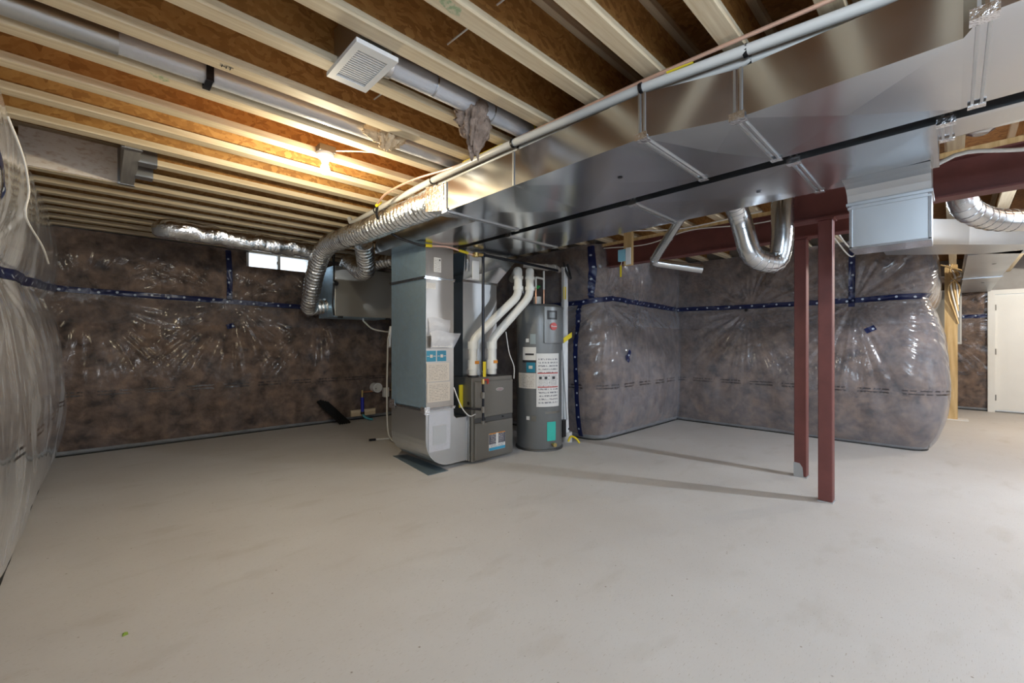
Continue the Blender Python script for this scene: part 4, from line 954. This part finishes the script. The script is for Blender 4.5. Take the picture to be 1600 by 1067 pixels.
# stud post, panel, wires at the far right
r = empty('wood_stud_post', 'yellow wooden stud standing at the end of the far insulated partition', 'post', (9.69,.02,0))
mbox(9.62,9.76,-.045,.10,.01,ZJ-.002).build('stud', M['lumber2'], r)
mbox(9.57,9.80,-.16,.12,0,.01).build('plastic_pad', M['white'], r); settle(r)
r = empty('electrical_panel', 'narrow grey electrical panel behind the wooden stud', 'panel', (11.0,.0,1.2))
mbox(11.05,11.15,-.10,.30,1.18,2.16,bev=.005).build('panel_case', M['pvcg'], r)
mbox(11.04,11.052,-.08,.28,1.22,2.12).build('panel_door', M['hrv'], r); settle(r)
for j in range(5):
    a = random.uniform(-.06,.06)
    tag(mtube(spline([(9.55+a,.02+.03*j,2.43),(9.5,.04-.05*j,2.25),(9.55,-.06+.03*j,2.1+a),(9.62,-.05-.0*j,1.9-.1*j)],.05), .011, 6).build('cable', M['wire'] if j % 2 else M['lumber2']), 
        ['pale cable leftmost in the tangle at the stud top','second pale cable in the tangle at the stud top','middle cable drooping in the tangle at the stud top','fourth cable drooping lower in the tangle at the stud top','cable hanging lowest in the tangle at the stud top'][j], 'cable', 'cables at the stud top')

# ------------------------------------------------------------------ things at the foot of the back wall
matte = mat('matte_rubber', (.008,.008,.008), .85, spec=.2)
r = empty('rubber_strips', 'black splayed rubber strips leaning at the foot of the back insulation', 'strip', (2.6,6.3,0))
for j in range(5):
    x = .034*j
    mtube([(2.27+x,6.40,.37-.012*abs(j-1)),(2.56+x,6.28,.008)], .022, 4, smooth=False).build('strip', matte, r)
settle(r)
r = empty('water_shutoff', 'blue insulated water pipe with valve rising at the back wall', 'pipe', (2.93,6.35,0))
mtube([(2.93,6.36,.13),(2.93,6.37,.36)], .026, 10).build('blue_sleeve', M['blue_pipe'], r)
mtube([(2.93,6.37,.36),(2.93,6.37,.47)], .015, 8).build('brass_valve', M['brass'], r)
mtube(spline([(2.93,6.36,.12),(2.95,6.33,.06),(3.0,6.28,.03),(3.05,6.26,.02)],.02), .018, 8).build('teal_tail', mat('teal_tail',(.08,.35,.42),.5), r)
mtube([(2.93,6.36,.10),(2.93,6.36,.14)], .03, 10).build('clamp', M['black'], r); settle(r)
tag(mbox(2.76,3.15,6.375,6.41,.075,.17).build('wood_block', M['lumber']), 'pale wood block against the back wall behind the blue pipe', 'block')
r = empty('water_meter', 'round white meter head on the back wall right of the blue pipe', 'meter', (3.14,6.3,.45))
MB().cyl((3.14,6.40,.50),(3.14,6.27,.50),.075,20).build('meter_head', M['white'], r)
MB().cyl((3.14,6.27,.50),(3.14,6.255,.50),.062,20).build('meter_rim', M['pvcg'], r)
MB().cyl((3.10,6.254,.49),(3.10,6.25,.49),.008,8).build('dark_port', M['black'], r)
mtube([(2.93,6.38,.44),(3.5,6.38,.44)], .014, 8).build('meter_pipe', M['copper'], r)
settle(r)
tag(mbox(3.25,3.34,6.28,6.35,.34,.49,bev=.008).build('transmitter_box', M['white']), 'small white box hanging right of the round meter head', 'box')
tag(mbox(3.42,3.50,6.362,6.366,.33,.55).build('yellow_tag', M['yellow']), 'yellow tag on the wall peeking out left of the duct column', 'tag')

# ------------------------------------------------------------------ ceiling fittings
r = empty('exhaust_fan', 'ceiling exhaust fan with a white slotted grille hung between joists', 'fan', (.82,1.8,2.40))
fx0, fx1, fy0, fy1 = .745, .905, 1.655, 1.945
mbox(.755,.90,1.67,1.93,2.418,2.60).build('housing', M['galv_b'], r)
g = MB().box(fx0-.012,fx1+.012,fy0-.01,fy0+.03,2.396,2.415).box(fx0-.012,fx1+.012,fy1-.03,fy1+.01,2.396,2.415).box(fx0-.012,fx0+.015,fy0+.03,fy1-.03,2.396,2.415).box(fx1-.015,fx1+.012,fy0+.03,fy1-.03,2.396,2.415)
g.build('grille_frame', M['white'], r)
ns = 15
for i in range(ns):
    y = fy0+.036+(fy1-fy0-.072)*i/(ns-1); mbox(fx0+.015,fx1-.015,y-.0034,y+.0034,2.399,2.412).build('slat', M['white'], r)
mbox(fx0+.012,fx1-.012,fy0+.028,fy1-.028,2.4125,2.4155).build('filter', mat('filter_gap_shade',(.05,.045,.05),.7), r)  # blackened so the slat gaps look shaded
MB().cyl((.90,1.80,2.47),(.96,1.795,2.47),.055,18).build('outlet_collar', M['foilt'], r)
MB().hexa([(.90,1.74,2.42),(.90,1.87,2.42),(.90,1.87,2.53),(.90,1.74,2.53)],[(.94,1.755,2.44),(.94,1.84,2.44),(.94,1.84,2.51),(.94,1.755,2.51)]).build('foil_wrap', M['foilw'], r)
settle(r)
r = empty('fan_duct', 'round silver duct running from the exhaust fan towards the pipes', 'duct', (1.4,1.79,2.48))
mtube([(.95,1.795,2.475),(1.5,1.785,2.475),(2.35,1.785,2.475)], .052, 20).build('pipe_run', M['clear_grey'], r)
mtube([(1.86,1.785,2.475),(1.875,1.785,2.475)], .055, 20).build('yellow_tape', M['yellow'], r)
for x in (1.18, 1.55): mtube([(x,1.785,2.475),(x+.008,1.785,2.475)], .0545, 20).build('joint_ring', M['galv'], r)
settle(r)
r = empty('strapped_duct', 'long grey round duct strapped under the joists from the left wall', 'duct', (1.0,2.45,2.5))
mtube([(.05,2.49,2.49),(1.0,2.475,2.49),(2.5,2.475,2.49)], .048, 20).build('pipe_run', M['clear_grey'], r)
mtube([(-.38,2.49,2.49),(.06,2.49,2.49)], .052, 20).build('joint_sleeve', M['galv_b'], r)
mtube([(2.05,2.475,2.49),(2.062,2.475,2.49)], .0505, 20).build('yellow_tape', M['yellow'], r)
MB().box(.36,.39,2.425,2.428,2.43,2.55).box(.36,.39,2.425,2.54,2.4375,2.4405).box(.36,.39,2.537,2.54,2.44,2.62).build('hanger_strap', M['blackiron'], r)
settle(r)
# torn insulation tufts
def tuft(cx, cy, cz, sx, sy, sz, label, m, seed):
    bm = bmesh.new(); bmesh.ops.create_icosphere(bm, subdivisions=5, radius=1)
    for v in bm.verts:
        p = v.co.copy(); a = float(vnoise(np.array(p.x*2.2+seed), np.array(p.z*2.2+p.y*1.7+seed))); b_ = float(vnoise(np.array(p.x*6+seed), np.array(p.z*6+p.y*5-seed))); c = float(vnoise(np.array(p.x*15+p.y*9+seed), np.array(p.z*13-seed)))
        k = 1+1.1*a+.7*b_+.35*c
        taper = 1-.55*max(0, -p.z)
        v.co = Vector((cx+p.x*sx*k*taper, cy+p.y*sy*k*taper, cz+p.z*sz*(1+.5*a+.3*b_)))
    o = MB().bm(bm, True).build('insulation_tuft', m); tag(o, label, 'insulation')
tuft(1.46,1.80,2.40,.085,.06,.19,'torn brown insulation tuft hanging over the round fan duct',M['fluff'],3)
tuft(1.24,2.37,2.44,.09,.055,.075,'torn cream insulation tuft below the strapped grey duct',M['fluffy'],9)
# lamps
def lampholder(i, loc, power, col, label):
    x, y, z = loc
    r = empty('ceiling_lamp', label, 'lamp', (x, y, 2.43))
    lathe([(.055,2.43),(.055,2.415),(.045,2.40),(.028,2.385),(.022,2.372)], x, y, 24).build('lamp_holder', M['white'], r)
    lathe([(.014,2.375),(.016,2.365),(.024,2.35),(.030,2.33),(.029,2.315),(.020,2.302),(.004,2.297)], x, y, 20).build('bulb', M['glow'], r)
    if i == 0:
        mbox(x-.05,x+.05,y-.05,y+.05,2.431,2.47).build('junction_box', M['blue_pipe'] if 0 else M['cab'], r)
    settle(r); bpy.data.objects[r.name]
    for ch in r.children:
        if ch.name.startswith('bulb'): ch.visible_shadow = True
    point('bulb_light', (x, y, 2.27), power, col, .03)
labs = ['lit bare bulb in a white holder under the left joists','lit bare bulb beyond the right edge near the steel beam','added fill bulb behind the photographer','lit bare bulb near the white door']
for i, (loc, p, col) in enumerate(BULBS): lampholder(i, loc, p, col, labs[i])
tag(mtube(spline([(1.10,2.80,2.45),(1.22,2.72,2.46),(1.36,2.66,2.47),(1.5,2.6,2.47)],.02), .005, 6).build('lamp_cable', M['wire']), 'white cable running right from the ceiling lamp holder', 'cable')
# white wire on the left film
tag(mtube(spline([(-.29,2.9,2.2),(-.25,2.95,2.05),(-.24,3.05,1.92),(-.25,3.05,1.80),(-.22,3.4,1.72),(-.22,3.8,1.68)],.03), .0045, 6).build('cable', M['wire']), 'thin white wire hanging down in front of the left plastic wall', 'wire')
greenish = mat('mill_paint', (.30,.38,.22), .7, col2=(.62,.55,.38), nscale=60, ramp=(.4,.6))
# stamp on a joist
text_mesh('HT', .035, Matrix.Translation((.41,2.255,ZJ-.0012)) @ Matrix.Rotation(PI, 4, 'X') @ Matrix.Rotation(0, 4, 'Z'), M['ink'], 'stamp_lettering', None)
o = bpy.data.objects['stamp_lettering']; tag(o, 'small dark HT stamp on the joist beside the strapped duct', 'stamp')
for (x, yk, l, mm, lb) in ((.86,1.3235,.10,'green','green smear of mill paint on the joist above the exhaust fan'),(.16,2.60,.07,'green','green paint mark on the joist left of the strapped duct')):
    tag(MB().add([(x,yk-.07,ZJ-.001),(x+l,yk-.066,ZJ-.001),(x+l*1.15,yk-.03,ZJ-.001),(x+l*.8,yk-.02,ZJ-.001),(x+.02,yk-.035,ZJ-.001)], [(0,1,2,3,4)]).build('paint_mark', greenish), lb, 'mark')
# litter on the floor
def scrap(x, y, sx, sy, m, label, a=0.):
    c, s = math.cos(a), math.sin(a); pts = [(-sx,-sy*.6,.001),(sx*.6,-sy,.001),(sx,sy*.5,.004),(-sx*.3,sy,.006),(0,0,.012)]
    pts = [(x+px*c-py*s, y+px*s+py*c, pz) for px,py,pz in pts]
    tag(MB().add(pts, [(0,1,4),(1,2,4),(2,3,4),(3,0,4),(3,2,1,0)]).build('floor_scrap', m), label, 'debris')
scrap(.076,2.369,.012,.010,mat('leaf_green',(.25,.38,.04),.6),'tiny green leaf scrap on the floor at the lower left',.4)
